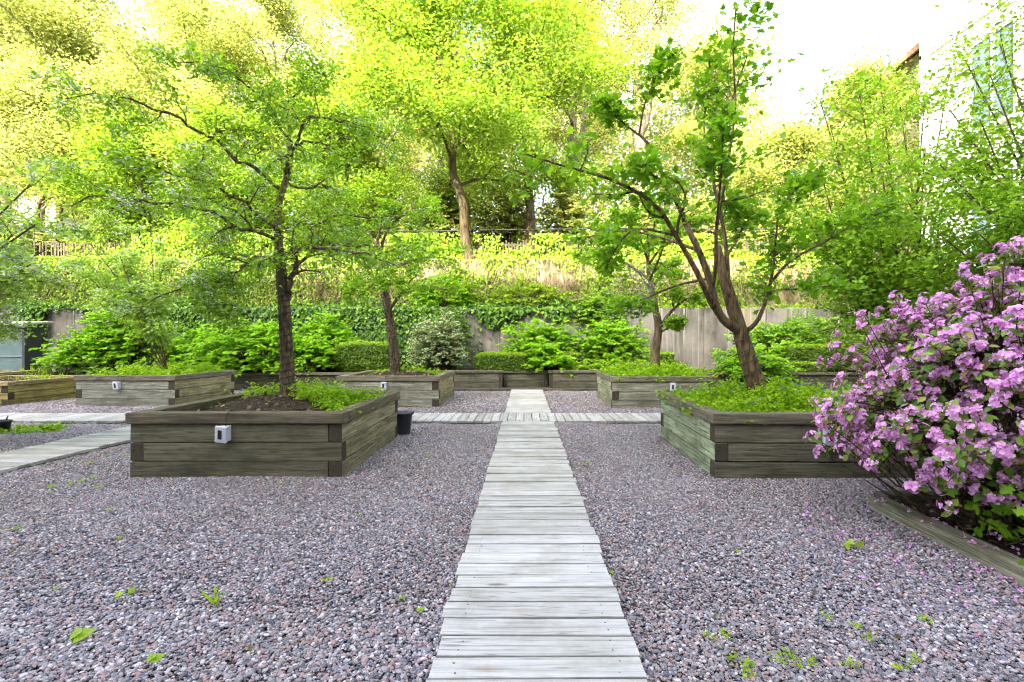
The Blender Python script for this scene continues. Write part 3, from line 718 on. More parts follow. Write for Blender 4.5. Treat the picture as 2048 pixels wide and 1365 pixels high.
# ------------------------------------------------------------------ shrubs
def ellip_shell(n, c, r, lo=.72, zmin=-.35):
    d = rng.normal(size=(n*3, 3)); d = unit(d); d = d[d[:, 2] > zmin][:n]
    rad = rng.uniform(lo, 1, len(d))**.7
    lump = 1+.16*np.sin(d[:, 0]*5+c[0]*3)*np.sin(d[:, 1]*4+c[1])+.10*np.sin(d[:, 2]*9+d[:, 0]*7+c[0])
    return np.array(c)+d*np.array(r)*(rad*lump)[:, None], d
def shrub(label, px0, px1, pytop, Y, depth, zb=.42, n=170, leaf=.16, m='knot', name='leafy_shrub', group='shrubs along the back wall', per=16, L=.55, tpl=OVAL, core=True):
    x0, x1 = pxX(px0, Y), pxX(px1, Y); top = H-(pytop-VY)*Y/F
    c = np.array([(x0+x1)/2, Y, zb+(top-zb)*.38]); r = np.array([(x1-x0)/2*.92, depth, (top-zb)*.60])
    root = empty(name, (c[0], c[1], zb)); tag(root, label, 'shrub', group)
    n = int(n*max(.6, (x1-x0)*(top-zb)/3.2))
    p, d = ellip_shell(n, c, r, .45)
    p[:, 2] = np.maximum(p[:, 2], zb+.1)
    br, pos, nr, dr = [], [], [], []
    for i in range(len(p)):
        base = np.array([c[0]+rng.normal(0, r[0]*.18), c[1]+rng.normal(0, r[1]*.18), zb-.05])
        mid = (base+p[i])/2+np.array([0, 0, .25*r[2]])
        stem = resample([base, mid, p[i]], 6)
        if i % 3 == 0: br.append((stem, np.linspace(.013, .004, 6)))
        out = unit(np.array([d[i][0], d[i][1]-.25, .12+.3*max(d[i][2], 0)])+rng.normal(0, .25, 3))
        q = curve(p[i]-out*L*.4, out, L*rng.uniform(.7, 1.2), 6, .08, -.10, rng); br.append((q, np.linspace(.005, .002, 6)))
        k = per; t = (np.arange(k)+.5)/k*5; ii = np.minimum(t.astype(int), 4); f = (t-ii)[:, None]
        pp = q[ii]*(1-f)+q[ii+1]*f; tg = unit(q[ii+1]-q[ii]); sd = unit(np.cross(tg, [0, 0, 1.0]))*np.where(np.arange(k) % 2, 1, -1)[:, None]
        pos.append(pp+rng.normal(0, .01, (k, 3))); dr.append(sd*.9+tg*.5+np.array([0, 0, -.22])+rng.normal(0, .15, (k, 3)))
        nr.append(np.tile([0, -.25, 1.0], (k, 1))+rng.normal(0, .28, (k, 3)))
    tubes_object('stems', br, G['stem'], root)
    pos = np.concatenate(pos); mth = len(pos)
    leaves_object('foliage', [(pos, np.concatenate(nr), np.concatenate(dr), leaf*rng.uniform(.6, 1.2, mth), tpl, 0)], [G[m]], root)
    return root
shrub('tall bright green feathery shrub behind the grey planter next to the yellow one', 165, 345, 615, 16.6, .9)
shrub('lower bright green shrub beside the bare concrete patch at the left', 95, 230, 668, 16.4, .7)
shrub('bright green shrub between the left shrub and the wrapped tree trunk', 330, 470, 655, 16.9, .8)
shrub('wide bright green shrub directly behind the wrapped tree trunk', 395, 610, 640, 15.9, .9, .2)
shrub('green shrub between the wrapped tree trunk and the clipped round hedge', 590, 715, 628, 17.2, .7)
shrub('small low bright green shrub left of the clipped round hedge, right of the wrapped trunk', 585, 672, 676, 15.9, .5)
shrub('large bright green shrub behind the end of the boardwalk', 1000, 1175, 640, 16.9, .8)
shrub('tall bright green shrub between the boardwalk end and the bare concrete', 1150, 1305, 636, 17.0, .8)
shrub('bright green shrub drooping over the recessed bed wall', 1040, 1150, 690, 15.75, .5, per=14)
shrub('low yellow-green shrub along the bed wall behind the back right planter', 1130, 1305, 716, 15.7, .45, leaf=.09, m='cover', L=.3)
shrub('broad green shrub against the concrete wall, right of the leaning tree trunk', 1455, 1720, 632, 17.2, 1.0, m='fruit', leaf=.15)
shrub('lower green shrub beside the leaning tree trunk', 1435, 1575, 690, 15.3, .7, .05, leaf=.14, n=210)
shrub('dark green shrub tangled behind the rhododendron', 1700, 1900, 640, 16.2, 1.0, m='fruit', leaf=.14)
shrub('dense shrub with cream variegated leaves left of the boardwalk end', 812, 935, 630, 16.2, .8, n=520, leaf=.075, m='varieg', L=.32, per=18)
shrub('dark green bushy growth crowning the variegated shrub', 850, 945, 612, 17.3, .6, n=260, leaf=.09, m='ivy', L=.35)
shrub('dark low ivy-leaved shrub under the feathery shrub at the left', 125, 300, 718, 15.95, .5, leaf=.08, m='ivy', L=.3, n=260)
shrub('small leafy shrub hanging from the terrace, left of the bare concrete wall', 1150, 1250, 575, 18.6, .5, 1.9, m='tall', leaf=.12, n=260)
shrub('thicket of green shoots on the terrace above the ivy, left of centre', 820, 960, 545, 19.4, .7, 2.55, m='knot', leaf=.13)
shrub('green shoots on the terrace right above the ivy-fringed wall', 955, 1160, 560, 19.4, .6, 2.55, m='creeper', leaf=.13, n=150)

def hedge(label, px0, px1, py0, py1, Y, depth, leaf=.06, rnd=.22, dens=3000, name='clipped_hedge'):
    x0, x1 = pxX(px0, Y), pxX(px1, Y); z1 = H-(py0-VY)*Y/F; z0 = max(.42, H-(py1-VY)*Y/F)
    c = np.array([(x0+x1)/2, Y+depth*.5, (z0+z1)/2]); h = np.array([(x1-x0)/2, depth/2, (z1-z0)/2])
    root = empty(name, (c[0], c[1], z0)); tag(root, label, 'hedge', 'clipped hedges in the back beds')
    area = 4*(h[0]*h[1]+h[0]*h[2]+h[1]*h[2])*2; n = int(area*dens)
    u = rng.uniform(-1, 1, (n, 3)); ax = rng.choice(3, n, p=np.array([h[1]*h[2], h[0]*h[2]*1.2, h[0]*h[1]*1.4])/(h[1]*h[2]+h[0]*h[2]*1.2+h[0]*h[1]*1.4)); u[np.arange(n), ax] = np.sign(u[np.arange(n), ax])
    p8 = 5.0; rr = (np.sum(np.abs(u)**p8, 1))**(1/p8); s = u/rr[:, None]
    nr = unit(np.sign(s)*np.abs(s)**(p8-1)/h)
    pos = c+s*h*(1+.05*vnoise(s[:, 0]*h[0]*3+c[0], s[:, 2]*3, 2.0)[:, None])+nr*(.03-rng.random(n)*.12)[:, None]
    nn = nr+rng.normal(0, .4, (n, 3)); dd = nr*.6+rdir(n, .4); sz = leaf*rng.uniform(.6, 1.3, n); tp = (nr[:, 2] > .45) & (rng.random(n) < .85)  # upward faces mostly take the top-lit leaf colour
    leaves_object('foliage', [(pos[~tp], nn[~tp], dd[~tp], sz[~tp], OVAL, 0), (pos[tp], nn[tp], dd[tp], sz[tp], OVAL, 1)], [G['hedge'], G['hedgelit']], root)
    br = []
    for k in range(40):
        b = c+np.array([rng.uniform(-.8, .8)*h[0], rng.uniform(-.5, .5)*h[1], 0]); b[2] = z0-.05
        br.append((curve(b, (rng.normal(0, .4), rng.normal(0, .4), 1), (z1-z0)*.9, 5, .15, .1, rng), np.linspace(.012, .004, 5)))
    V, Fc = ico(3); V = np.sign(V)*np.abs(V)**.5; V = V/np.max(np.abs(V))*h*.86+c
    tubes_object('stems', br, G['stem'], root)
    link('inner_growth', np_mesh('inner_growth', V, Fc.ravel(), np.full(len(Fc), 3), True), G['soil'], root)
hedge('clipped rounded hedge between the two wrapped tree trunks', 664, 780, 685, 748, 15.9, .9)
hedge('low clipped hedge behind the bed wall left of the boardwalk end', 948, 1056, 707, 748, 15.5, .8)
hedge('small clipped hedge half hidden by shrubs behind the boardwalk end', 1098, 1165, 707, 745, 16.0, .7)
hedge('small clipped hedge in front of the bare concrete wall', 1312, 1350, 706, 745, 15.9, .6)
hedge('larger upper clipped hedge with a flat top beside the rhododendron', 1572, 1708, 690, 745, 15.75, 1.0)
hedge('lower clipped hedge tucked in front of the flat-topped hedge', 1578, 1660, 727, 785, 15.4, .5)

# ------------------------------------------------------------------ trees
def finish(root, br, sets, bark, crownmats, extra=None):
    tubes_object('trunk', br, bark, root)
    leaves_object('crown', sets, crownmats, root)
def crown_sets(pos, dr, size, tpl, mi=0, flat=.55, droop=-.15, lo=.6, hi=1.25):
    n = len(pos)
    return (pos, np.array([0, 0, 1.0])+rng.normal(0, flat, (n, 3)), dr*.5+rdir(n)*.9+np.array([0, 0, droop]), size*rng.uniform(lo, hi, n), tpl, mi)
def branch_out(br, limbs, n1, n2, n3, rg, Lr=(.5, .5, .5), lo=.2, flat=.3, trop=.03, wob=.18, minr=None):
    tw = []
    for lb in limbs:
        a = spawn(br, lb, n1, lo, .98, Lr[0], .6, wob, trop, rg, flat, 7)
        for x in a:
            b = spawn(br, x, n2, .15, .98, Lr[1], .66, wob, trop, rg, flat, 5)
            tw += [x]
            for y in b:
                tw.append(y)
                if n3: tw += spawn(br, y, n3, .2, .98, Lr[2], .75, wob, trop, rg, flat, 4)
    return tw
def spiral(trunk, r, turns, lo, hi, n=None):
    q = resample(trunk, 40); n = n or int(turns*14); out = []
    for k in range(n):
        s = lo+(hi-lo)*k/(n-1); x = s*39; i = min(int(x), 38); f = x-i; p = q[i]*(1-f)+q[i+1]*f
        t = unit(q[i+1]-q[i]); u = unit(np.cross(t, [0, 1, 0])); w = np.cross(t, u); a = 2*math.pi*turns*k/n
        rad = (r[0]*(1-s)+r[1]*s)+.006+.006*math.sin(k*1.7)
        out.append(p+rad*(math.cos(a)*u+math.sin(a)*w))
    return np.array(out)
def blossoms(name, tw, n, per, size, root, rg, sel=None, spread=.05):
    pos, dr = twig_leaves([tw[i] for i in rg.choice(len(tw), n)], 1, .02, rg, .6)
    if sel is not None: pos = pos[sel(pos)]
    c = np.repeat(pos, per, 0)+rng.normal(0, spread, (len(pos)*per, 3))*np.array([1, 1, .4])+np.array([0, 0, .03])
    k = len(c); sets = []
    for j in range(3):
        a = 2*math.pi*j/3; sets.append((c, rdir(k, 1.6), np.tile([math.cos(a), math.sin(a), .1], (k, 1)), size, HEART, 0))
    return leaves_object(name, sets, [G['white']], root)

# -- tree in the front left planter (trunk wrapped in a string of lights)
def tree_a():
    rg = np.random.default_rng(11); Y = 6.3; br = []
    base = P(578, 790, Y); root = empty('hawthorn_tree', base); tag(root, 'spreading tree with string-wrapped trunk and white blossom in the front left planter', 'tree')
    tr = [P(577, 792, Y), P(573, 700, Y), P(568, 605, Y), P(561, 545, Y, dy=.02), P(553, 480, Y, dy=.05), P(553, 410, Y, dy=.05), P(570, 340, Y, dy=.08), P(574, 275, Y, dy=.1)]
    T = limb(br, tr, .086, .03, 30); br[-1] = (br[-1][0], np.concatenate([[.115, .097], np.linspace(.087, .027, 28)]))
    def LM(pp, r0, r1=.005):
        q = np.array([P(x, y, Y, dy=d) for x, y, d in pp]); q = resample(q, 3*len(q)); q[1:] += rg.normal(0, .03, (len(q)-1, 3))
        return limb(br, q, r0*.8, r1, 20)
    L = [LM([(574, 600, 0), (585, 565, -.05), (606, 530, -.2), (640, 508, -.4), (700, 515, -.6), (770, 535, -.8), (835, 560, -.9)], .05),
         LM([(600, 535, -.15), (622, 500, .1), (680, 480, .4), (745, 475, .8), (820, 470, 1.1)], .03),
         LM([(561, 530, 0), (535, 535, -.2), (500, 553, -.4), (480, 570, -.5), (440, 590, -.8), (395, 640, -1.0)], .034),
         LM([(480, 570, -.5), (488, 600, -.6), (520, 640, -.7)], .014),
         LM([(558, 515, 0), (500, 505, .3), (430, 500, .6), (350, 515, .9), (270, 530, 1.1)], .03),
         LM([(554, 480, .05), (500, 460, -.3), (430, 440, -.7), (350, 440, -1.0), (270, 460, -1.1)], .032),
         LM([(553, 450, .05), (600, 420, .5), (660, 395, .9), (740, 390, 1.2), (810, 400, 1.4)], .03),
         LM([(553, 430, .05), (510, 395, .2), (450, 375, .5), (370, 385, .8), (280, 400, .9)], .03),
         LM([(560, 380, .06), (500, 330, -.5), (440, 290, -.8), (370, 280, -1.1), (290, 290, -1.2)], .03),
         LM([(568, 350, .08), (610, 310, -.3), (650, 290, -.6), (720, 300, -.9), (790, 330, -1.0)], .032),
         LM([(572, 320, .1), (520, 270, .6), (460, 240, .9), (390, 235, 1.2), (310, 250, 1.3)], .026),
         LM([(573, 300, .1), (600, 265, .3), (650, 230, .7), (720, 210, 1.0), (780, 215, 1.1)], .026),
         LM([(574, 290, .1), (565, 240, -.2), (540, 210, -.5), (490, 190, -.7), (430, 190, -.8)], .024),
         LM([(574, 280, .1), (590, 235, -.2), (630, 200, -.4), (690, 185, -.5)], .022),
         LM([(560, 520, 0), (590, 470, .6), (600, 450, 1.2), (640, 420, 1.8)], .026),
         LM([(556, 460, 0), (540, 430, -.7), (520, 420, -1.3), (520, 430, -1.8)], .026),
         LM([(565, 360, .1), (590, 330, .9), (560, 300, 1.5), (590, 290, 2.0)], .022)]
    tw = branch_out(br, L, 9, 4, 3, rg, (.34, .5, .55), .12, .5, -.012, .30)
    tw += [(q[-5:], ra[-5:], float(np.linalg.norm(q[-1]-q[-5]))) for q, ra, l in L for _ in (0, 1)]
    pos, dr = twig_leaves(tw, 10.5, .085, rg)
    finish(root, br, [crown_sets(pos, dr, .05, OVAL)], G['bark'], [G['hawthorn']])
    MB().tube(spiral(tr[:5], (.098, .062), 25, .02, .93), .0058, 6).build('light_string', G['black'], root)
    blossoms('blossoms', tw, 1000, 6, .02, root, rg, lambda p: (p[:, 0] < -3.2) | (rg.random(len(p)) < .4))
tree_a()

# -- leaning tree in the front right planter
def tree_b():
    rg = np.random.default_rng(23); Y = 6.2; br = []
    base = P(1522, 806, Y); root = empty('leaning_tree', base); tag(root, 'leaning multi-limbed tree with thick furrowed trunk in the front right planter', 'tree')
    tr = [P(1524, 812, Y), P(1508, 755, Y), P(1492, 705, Y), P(1478, 655, Y), P(1464, 600, Y, dy=.04), P(1452, 545, Y, dy=.1), P(1443, 490, Y, dy=.15)]
    T = limb(br, tr, .115, .05, 26); br[-1] = (br[-1][0], np.concatenate([[.155, .135, .122], np.linspace(.116, .055, 23)]))
    def LM(pp, r0, r1=.007, n=16):
        return limb(br, [P(x, y, Y, dy=d) for x, y, d in pp], r0, r1, n)
    big = LM([(1484, 668, 0), (1462, 655, -.06), (1440, 640, -.1), (1424, 612, -.12), (1412, 565, -.14), (1392, 505, -.1), (1372, 450, 0), (1352, 385, .1), (1330, 330, .2), (1308, 275, .25), (1288, 248, .3)], .062, .016, 26)
    L = [LM([(1288, 250, .3), (1250, 215, .35), (1212, 172, .4)], .014),
         LM([(1289, 250, .3), (1298, 190, .2), (1322, 140, .15), (1345, 100, .1)], .014),
         LM([(1430, 628, -.1), (1400, 600, -.3), (1362, 548, -.5), (1322, 492, -.6), (1282, 442, -.7), (1200, 408, -.9), (1110, 388, -1.0), (1050, 375, -1.1)], .045),
         LM([(1322, 492, -.6), (1260, 470, -.3), (1230, 500, 0), (1215, 540, .2)], .016),
         LM([(1416, 590, -.13), (1414, 530, -.3), (1408, 470, -.4), (1416, 400, -.5), (1424, 330, -.55), (1430, 260, -.6), (1426, 160, -.6), (1430, 80, -.62)], .028),
         LM([(1460, 575, .05), (1463, 500, .15), (1456, 430, .2), (1442, 350, .25), (1450, 300, .25), (1476, 200, .25), (1498, 130, .25), (1512, 90, .25)], .030),
         LM([(1442, 345, .25), (1432, 290, .3), (1428, 220, .35), (1438, 150, .35), (1442, 70, .38)], .014),
         LM([(1478, 672, 0), (1505, 648, -.08), (1520, 610, -.12), (1530, 560, -.16), (1534, 500, -.2), (1536, 440, -.25)], .036, .01),
         LM([(1528, 570, -.16), (1556, 530, -.3), (1610, 495, -.5), (1660, 465, -.6), (1720, 440, -.7)], .02),
         LM([(1526, 590, -.16), (1570, 578, .1), (1640, 574, .3), (1690, 566, .4), (1760, 560, .5)], .018),
         LM([(1536, 445, -.25), (1560, 410, -.2), (1590, 375, -.1), (1640, 350, 0)], .012),
         LM([(1450, 520, .1), (1500, 470, .4), (1540, 420, .7), (1590, 390, 1.0)], .02),
         LM([(1392, 505, -.1), (1350, 470, .3), (1300, 440, .7), (1240, 430, 1.0), (1180, 440, 1.2)], .024),
         LM([(1372, 450, 0), (1330, 420, -.4), (1280, 400, -.8), (1230, 390, -1.1)], .02),
         LM([(1408, 470, -.4), (1385, 400, -.9), (1370, 340, -1.2)], .016),
         LM([(1412, 560, -.14), (1370, 565, .4), (1310, 590, .8), (1260, 600, 1.0)], .02),
         LM([(1456, 430, .2), (1490, 390, .5), (1530, 370, .8)], .014)]
    tw = branch_out(br, L, 6, 3, 0, rg, (.28, .5, .5), .35, .35, .05, .2)
    ends = [(q[-6:], ra[-6:], float(np.linalg.norm(q[-1]-q[-6]))) for q, ra, l in L]
    pos, dr = twig_leaves(tw, 11, .10, rg, .1); p2, d2 = twig_leaves(ends, 50, .11, rg, .05)
    pos = np.concatenate([pos, p2]); dr = np.concatenate([dr, d2])
    finish(root, br, [crown_sets(pos, dr, .09, LOBE, 0, .6, -.1)], G['barkb'], [G['fruit']])
    MB().tube(spiral(tr[:4], (.14, .115), 6, .1, .95), .006, 5).build('light_string', G['black'], root)
tree_b()

# -- thin wrapped tree in the back left planter
def tree_d():
    rg = np.random.default_rng(31); Y = 12.0; br = []
    base = P(791, 745, Y); root = empty('hawthorn_tree', base); tag(root, 'thin wrapped tree with small leaves in the back left planter', 'tree')
    tr = [P(791, 748, Y), P(787, 690, Y), P(778, 630, Y), P(769, 575, Y), P(760, 530, Y, dy=.1), P(752, 480, Y, dy=.1)]
    limb(br, tr, .13, .04, 22)
    def LM(pp, r0): return limb(br, [P(x, y, Y, dy=d) for x, y, d in pp], r0, .008, 12)
    L = [LM([(778, 620, 0), (810, 590, -.3), (850, 580, -.8), (905, 590, -1.2)], .05), LM([(770, 580, 0), (730, 560, .4), (690, 560, .9), (640, 575, 1.1)], .05),
         LM([(765, 555, 0), (800, 520, .5), (850, 500, 1.0), (900, 505, 1.3)], .045), LM([(762, 540, 0), (720, 510, -.6), (680, 490, -1.0), (630, 490, -1.3)], .045),
         LM([(756, 510, .1), (790, 470, -.6), (840, 445, -1.0), (890, 450, -1.2)], .04), LM([(752, 490, .1), (715, 450, .6), (680, 430, 1.0)], .035),
         LM([(752, 480, .1), (765, 440, 0), (790, 410, -.2)], .03), LM([(770, 580, 0), (780, 560, -1.0), (800, 570, -1.8)], .04), LM([(760, 530, 0), (770, 500, 1.2), (760, 490, 2.0)], .04)]
    tw = branch_out(br, L, 7, 4, 2, rg, (.45, .5, .5), .2, .5, .02, .2)
    pos, dr = twig_leaves(tw, 13, .05, rg)
    finish(root, br, [crown_sets(pos, dr, .085, OVAL)], G['bark'], [G['hawthorn']])
    MB().tube(spiral(tr[:4], (.14, .10), 24, .02, .95), .009, 5).build('light_string', G['black'], root)
    blossoms('blossoms', tw, 60, 5, .03, root, rg)
tree_d()

# -- tree with silver dead twigs in the back right planter
def tree_e():
    rg = np.random.default_rng(37); Y = 11.75; br = []
    base = P(1308, 745, Y); root = empty('small_tree', base); tag(root, 'small tree with a tangle of silver dead twigs in the back right planter', 'tree')
    tr = [P(1308, 750, Y), P(1311, 700, Y), P(1317, 655, Y), P(1310, 615, Y), P(1303, 575, Y), P(1298, 530, Y, dy=.1), P(1300, 480, Y, dy=.1)]
    limb(br, tr, .125, .03, 22)
    def LM(pp, r0): return limb(br, [P(x, y, Y, dy=d) for x, y, d in pp], r0, .007, 12)
    L = [LM([(1318, 660, 0), (1335, 630, -.1), (1360, 605, -.2), (1395, 588, -.3), (1420, 570, -.3)], .05), LM([(1320, 665, 0), (1335, 655, -.2), (1350, 640, -.3)], .03),
         LM([(1303, 575, 0), (1340, 540, .4), (1380, 520, .8)], .04), LM([(1300, 560, 0), (1260, 520, .5), (1220, 500, .9), (1180, 500, 1.1)], .04),
         LM([(1298, 530, .1), (1330, 480, -.4), (1370, 450, -.7)], .035), LM([(1298, 520, .1), (1260, 470, -.6), (1225, 440, -.9)], .035), LM([(1300, 490, .1), (1310, 440, 0), (1300, 400, 0)], .03),
         LM([(1300, 560, 0), (1300, 520, -1.0), (1290, 500, -1.7)], .035)]
    tw = branch_out(br, L, 7, 4, 1, rg, (.45, .5, .5), .3, .3, .04, .2)
    pos, dr = twig_leaves(tw, 12, .06, rg)
    finish(root, br, [crown_sets(pos, dr, .11, OVAL)], G['bark'], [G['tall']])
    dead = []
    D = [limb(dead, [P(x, y, Y, dy=d) for x, y, d in pp], .022, .004, 10) for pp in (
        [(1310, 600, -.05), (1290, 575, -.4), (1250, 565, -.7), (1205, 560, -.9)], [(1308, 610, -.05), (1280, 595, -.5), (1245, 600, -.8), (1200, 590, -1.0)],
        [(1312, 625, -.05), (1275, 615, -.3), (1240, 630, -.6), (1195, 640, -.8)], [(1305, 590, -.05), (1270, 550, -.3), (1225, 535, -.5)])]
    branch_out(dead, D, 9, 5, 3, rg, (.45, .5, .55), .25, .2, -.02, .3)
    tubes_object('dead_branches', dead, G['deadwood'], root)
tree_e()

def bush_tree(name, label, base, tops, r0, leaf, m, seed, n1=9, n2=5, n3=2, per=12, tpl=OVAL, spread=.08, bl=0, bark='bark', flat=.35, Lr=(.45, .5, .5), lo=.25, group=None):
    rg = np.random.default_rng(seed); br = []; base = np.array(base, float)
    root = empty(name, base); tag(root, label, 'tree', group)
    L = []
    for t in tops:
        t = np.array(t, float); mid = base+(t-base)*.45+np.array([0, 0, .18*np.linalg.norm((t-base)[:2])])+rg.normal(0, .12, 3)
        L.append(limb(br, [base, base+(mid-base)*.5+rg.normal(0, .05, 3), mid, t], r0*rg.uniform(.7, 1), .01, 16))
    tw = branch_out(br, L, n1, n2, n3, rg, Lr, lo, flat, .03, .2)
    pos, dr = twig_leaves(tw, per, spread, rg)
    finish(root, br, [crown_sets(pos, dr, leaf, tpl)], G[bark], [G[m]])
    if bl: blossoms('blossoms', tw, bl, 6, .026, root, rg, None, .06)
    return root
# white-flowered tree whose crown leans in at the left edge
bush_tree('hawthorn_tree', 'white-blossomed tree leaning in at the left edge in front of the shed', (-9.0, 6.4, 0), [P(60, 370, 6.2), P(70, 450, 5.9), P(60, 530, 6.0), P(0, 560, 6.3), P(-60, 340, 6.6), P(-150, 450, 5.6), P(20, 420, 7.3), P(-60, 540, 6.8), P(-200, 330, 7.0), P(30, 500, 6.9), P(90, 500, 6.4), P(80, 420, 7.0)], .035, .062, 'hawlit', 41, 9, 5, 3, 9, OVAL, .09, 1500, Lr=(.30, .5, .5), lo=.5)
# slender blossoming tree in the grey planter beside the yellow one
bush_tree('hawthorn_tree', 'slender blossoming tree in the grey planter beside the yellow planter', (-9.0, 12.2, .6), [P(150, 450, 12.0), P(215, 440, 12.6), P(300, 450, 12.2), P(150, 520, 11.6), P(240, 510, 11.4), P(330, 520, 11.8), P(255, 570, 11.2), P(190, 540, 13), P(300, 610, 11.6)], .018, .085, 'hawlit', 43, 8, 4, 2, 12, OVAL, .08, 420, Lr=(.30, .5, .5), lo=.5)
# tall multi-stem tree at the right
bush_tree('multi_stem_tree', 'tall multi-stemmed leafy tree behind the rhododendron at the right', (8.1, 10.2, 0), [P(x, y, Y) for x, y, Y in ((1660, 250, 10.5), (1720, 190, 10), (1800, 210, 11), (1850, 290, 9.5), (1640, 340, 10), (1620, 450, 9.8), (1700, 420, 9.0), (1760, 330, 9.2), (1880, 420, 9.4), (1660, 490, 9.6), (1760, 480, 9.0), (1860, 500, 10.6), (1640, 200, 10.4), (1900, 300, 11.2), (1600, 400, 11), (1760, 150, 10.5), (1850, 190, 10), (1900, 140, 11))], .06, .10, 'tall', 47, 9, 4, 2, 13, OVAL, .16, 0, Lr=(.36, .5, .5), lo=.35)
bush_tree('multi_stem_tree', 'leafy tree filling the right edge above the rhododendron', (9.6, 7.9, 0), [P(x, y, Y) for x, y, Y in ((1900, 220, 8.2), (1980, 150, 8.0), (2050, 190, 7.6), (1930, 120, 8.6), (2030, 280, 8.8), (2000, 90, 8.4), (1960, 240, 8.0), (2050, 120, 8.2), (1880, 330, 7.8), (1920, 380, 7.6), (2000, 330, 8.6), (2060, 400, 7.4), (1880, 470, 8), (1960, 470, 7.4), (2040, 520, 7.8), (1940, 560, 8.2), (2100, 330, 8))], .05, .09, 'tall', 53, 9, 4, 2, 17, OVAL, .15, 0, Lr=(.36, .5, .5), lo=.35)

# -- big trees on the hillside
def big_tree(label, px, Y, hgt, cr, r0, lean=(0, 0), m='maple', seed=1, first=.3, nl=16, bark='barkg', per=26, leaf=.155, name='maple_tree', drop=0.0, yb=None, flat=.3, fork=None, spreadk=1.0):
    rg = np.random.default_rng(seed); br = []
    x = pxX(px, Y); zb = float(hill_z(np.array(x), np.array(Y)))-.1
    base = np.array([x, Y, zb]); root = empty(name, base); tag(root, label, 'tree', 'tall trees on the hillside above the fence')
    n = 9; q = [base]
    for k in range(1, n+1):
        t = k/n; q.append(base+np.array([lean[0]*t+rg.normal(0, .10), lean[1]*t+rg.normal(0, .10), hgt*.92*t]))
    q = resample(q, 26); ra = np.linspace(r0, r0*.12, 26); ra[0] *= 1.35; br.append((q, ra))
    T = (q, ra, hgt)
    if fork:
        f = [q[fork[0]], q[fork[0]]+np.array([fork[1]*.35, 0, 1.6]), q[fork[0]]+np.array([fork[1], .3, hgt*.45]), q[fork[0]]+np.array([fork[1]*1.4, .5, hgt*.62])]
        limb(br, f, r0*.7, r0*.1, 14)
    limbs = []
    for k in range(nl):
        s = first+(1-first)*(k+.5)/nl*.97; i = min(int(s*25), 24); p = q[i]
        az = k*2.4+rg.uniform(-.5, .5); prof = math.sin(min(1, (s-first)/(1-first)*.85+.22)*math.pi)**.6
        Ln = cr*max(.35, prof)*rg.uniform(.8, 1.2); el = R(rg.uniform(8, 40)+35*(s-first)/(1-first))
        d = np.array([math.cos(az)*math.cos(el), math.sin(az)*math.cos(el), math.sin(el)])
        c = curve(p, d, Ln, 10, .12, -.02-drop, rg); r1 = min(ra[i]*.55, .012*Ln+.02)
        br.append((c, np.linspace(r1, .012, 10))); limbs.append((c, None, Ln)); br_r = np.linspace(r1, .012, 10); limbs[-1] = (c, br_r, Ln)
    tw = branch_out(br, limbs, 7, 5, 0, rg, (.45, .5, .5), .2, flat, -.01, .2)
    pos, dr = twig_leaves(tw, per*2.1, .5*spreadk, rg, .1)
    tubes_object('trunk', br, G[bark], root, .010)
    leaves_object('crown', [crown_sets(pos, dr, leaf, DIAM, 0, .5, -.2)], [G[m]], root)
big_tree('maple with a left-leaning trunk rising in front of the picket fence', 942, 21.35, 13.5, 4.6, .24, (-1.9, -.3), 'maple2', 61, .29, nl=19, drop=.07, per=26, bark='barkt')
big_tree('maple with a straight brown trunk right of the leaning one', 1068, 23.6, 14, 4.8, .27, (-.6, -.6), 'maple2', 62, .32, nl=18, drop=.06, per=26, bark='barkt')
big_tree('tall tree with a pale forked trunk right of centre', 1128, 27.5, 18, 5.0, .36, (.8, .2), 'maple', 63, .45, fork=(8, 1.4))
big_tree('very tall tree with a thick pale trunk standing behind the leaning planter tree', 1290, 30, 22, 5.6, .55, (-.8, 0), 'maple', 64, .42, fork=(11, 1.7), per=22)
big_tree('yellow-green tree standing left of the open sky', 1430, 31, 16, 4.4, .25, (0, 0), 'maple', 65, .25, per=24)
big_tree('rounded yellow-green tree below the open sky gap', 1560, 26, 7.6, 3.6, .2, (0, 0), 'maple', 66, .12, per=26)
big_tree('yellow-green tree growing in front of the white building', 1740, 25, 11.0, 4.0, .2, (0, 0), 'maple', 67, .15, per=26)
big_tree('tall maple behind the wrapped tree, left of centre', 760, 26, 16, 5.4, .26, (.4, -.4), 'maple', 68, .2, per=26)
big_tree('tall maple rising left of the wrapped tree', 560, 27, 17, 5.4, .26, (-.4, -.3), 'maple', 69, .2, per=26)
big_tree('maple with pale twin trunks towards the left', 205, 25.5, 16, 5.0, .2, (-1.0, -.3), 'maple', 70, .3, fork=(4, .9), per=26)
big_tree('dense maple between the twin trunks and the wrapped tree', 390, 25, 15, 5.0, .24, (.3, -.5), 'maple', 71, .18, per=26)
big_tree('slim dark-trunked tree near the left edge beyond the fence', 83, 23.4, 9.5, 3.6, .15, (0, 0), 'maple', 72, .36, bark='bark', per=13)
big_tree('dark-trunked tree at the far left beyond the fence', 16, 24.5, 15, 4.6, .2, (0, 0), 'maple', 73, .42, bark='bark', per=18)
big_tree('thin tree between the dark trunks at the left', 122, 24.4, 9, 3.0, .13, (.2, 0), 'maple', 74, .4, bark='bark', per=9)
big_tree('tree beyond the left edge of the fence', -120, 25, 15, 5.0, .24, (0, 0), 'maple', 75, .2, per=24)
big_tree('tall pale tree rising behind the maples at the centre', 880, 33, 22, 6.0, .35, (0, 0), 'maple', 76, .3, per=22)
big_tree('tall pale tree rising behind the maples at the left', 330, 35, 24, 6.4, .35, (0, 0), 'maple', 77, .25, per=22)
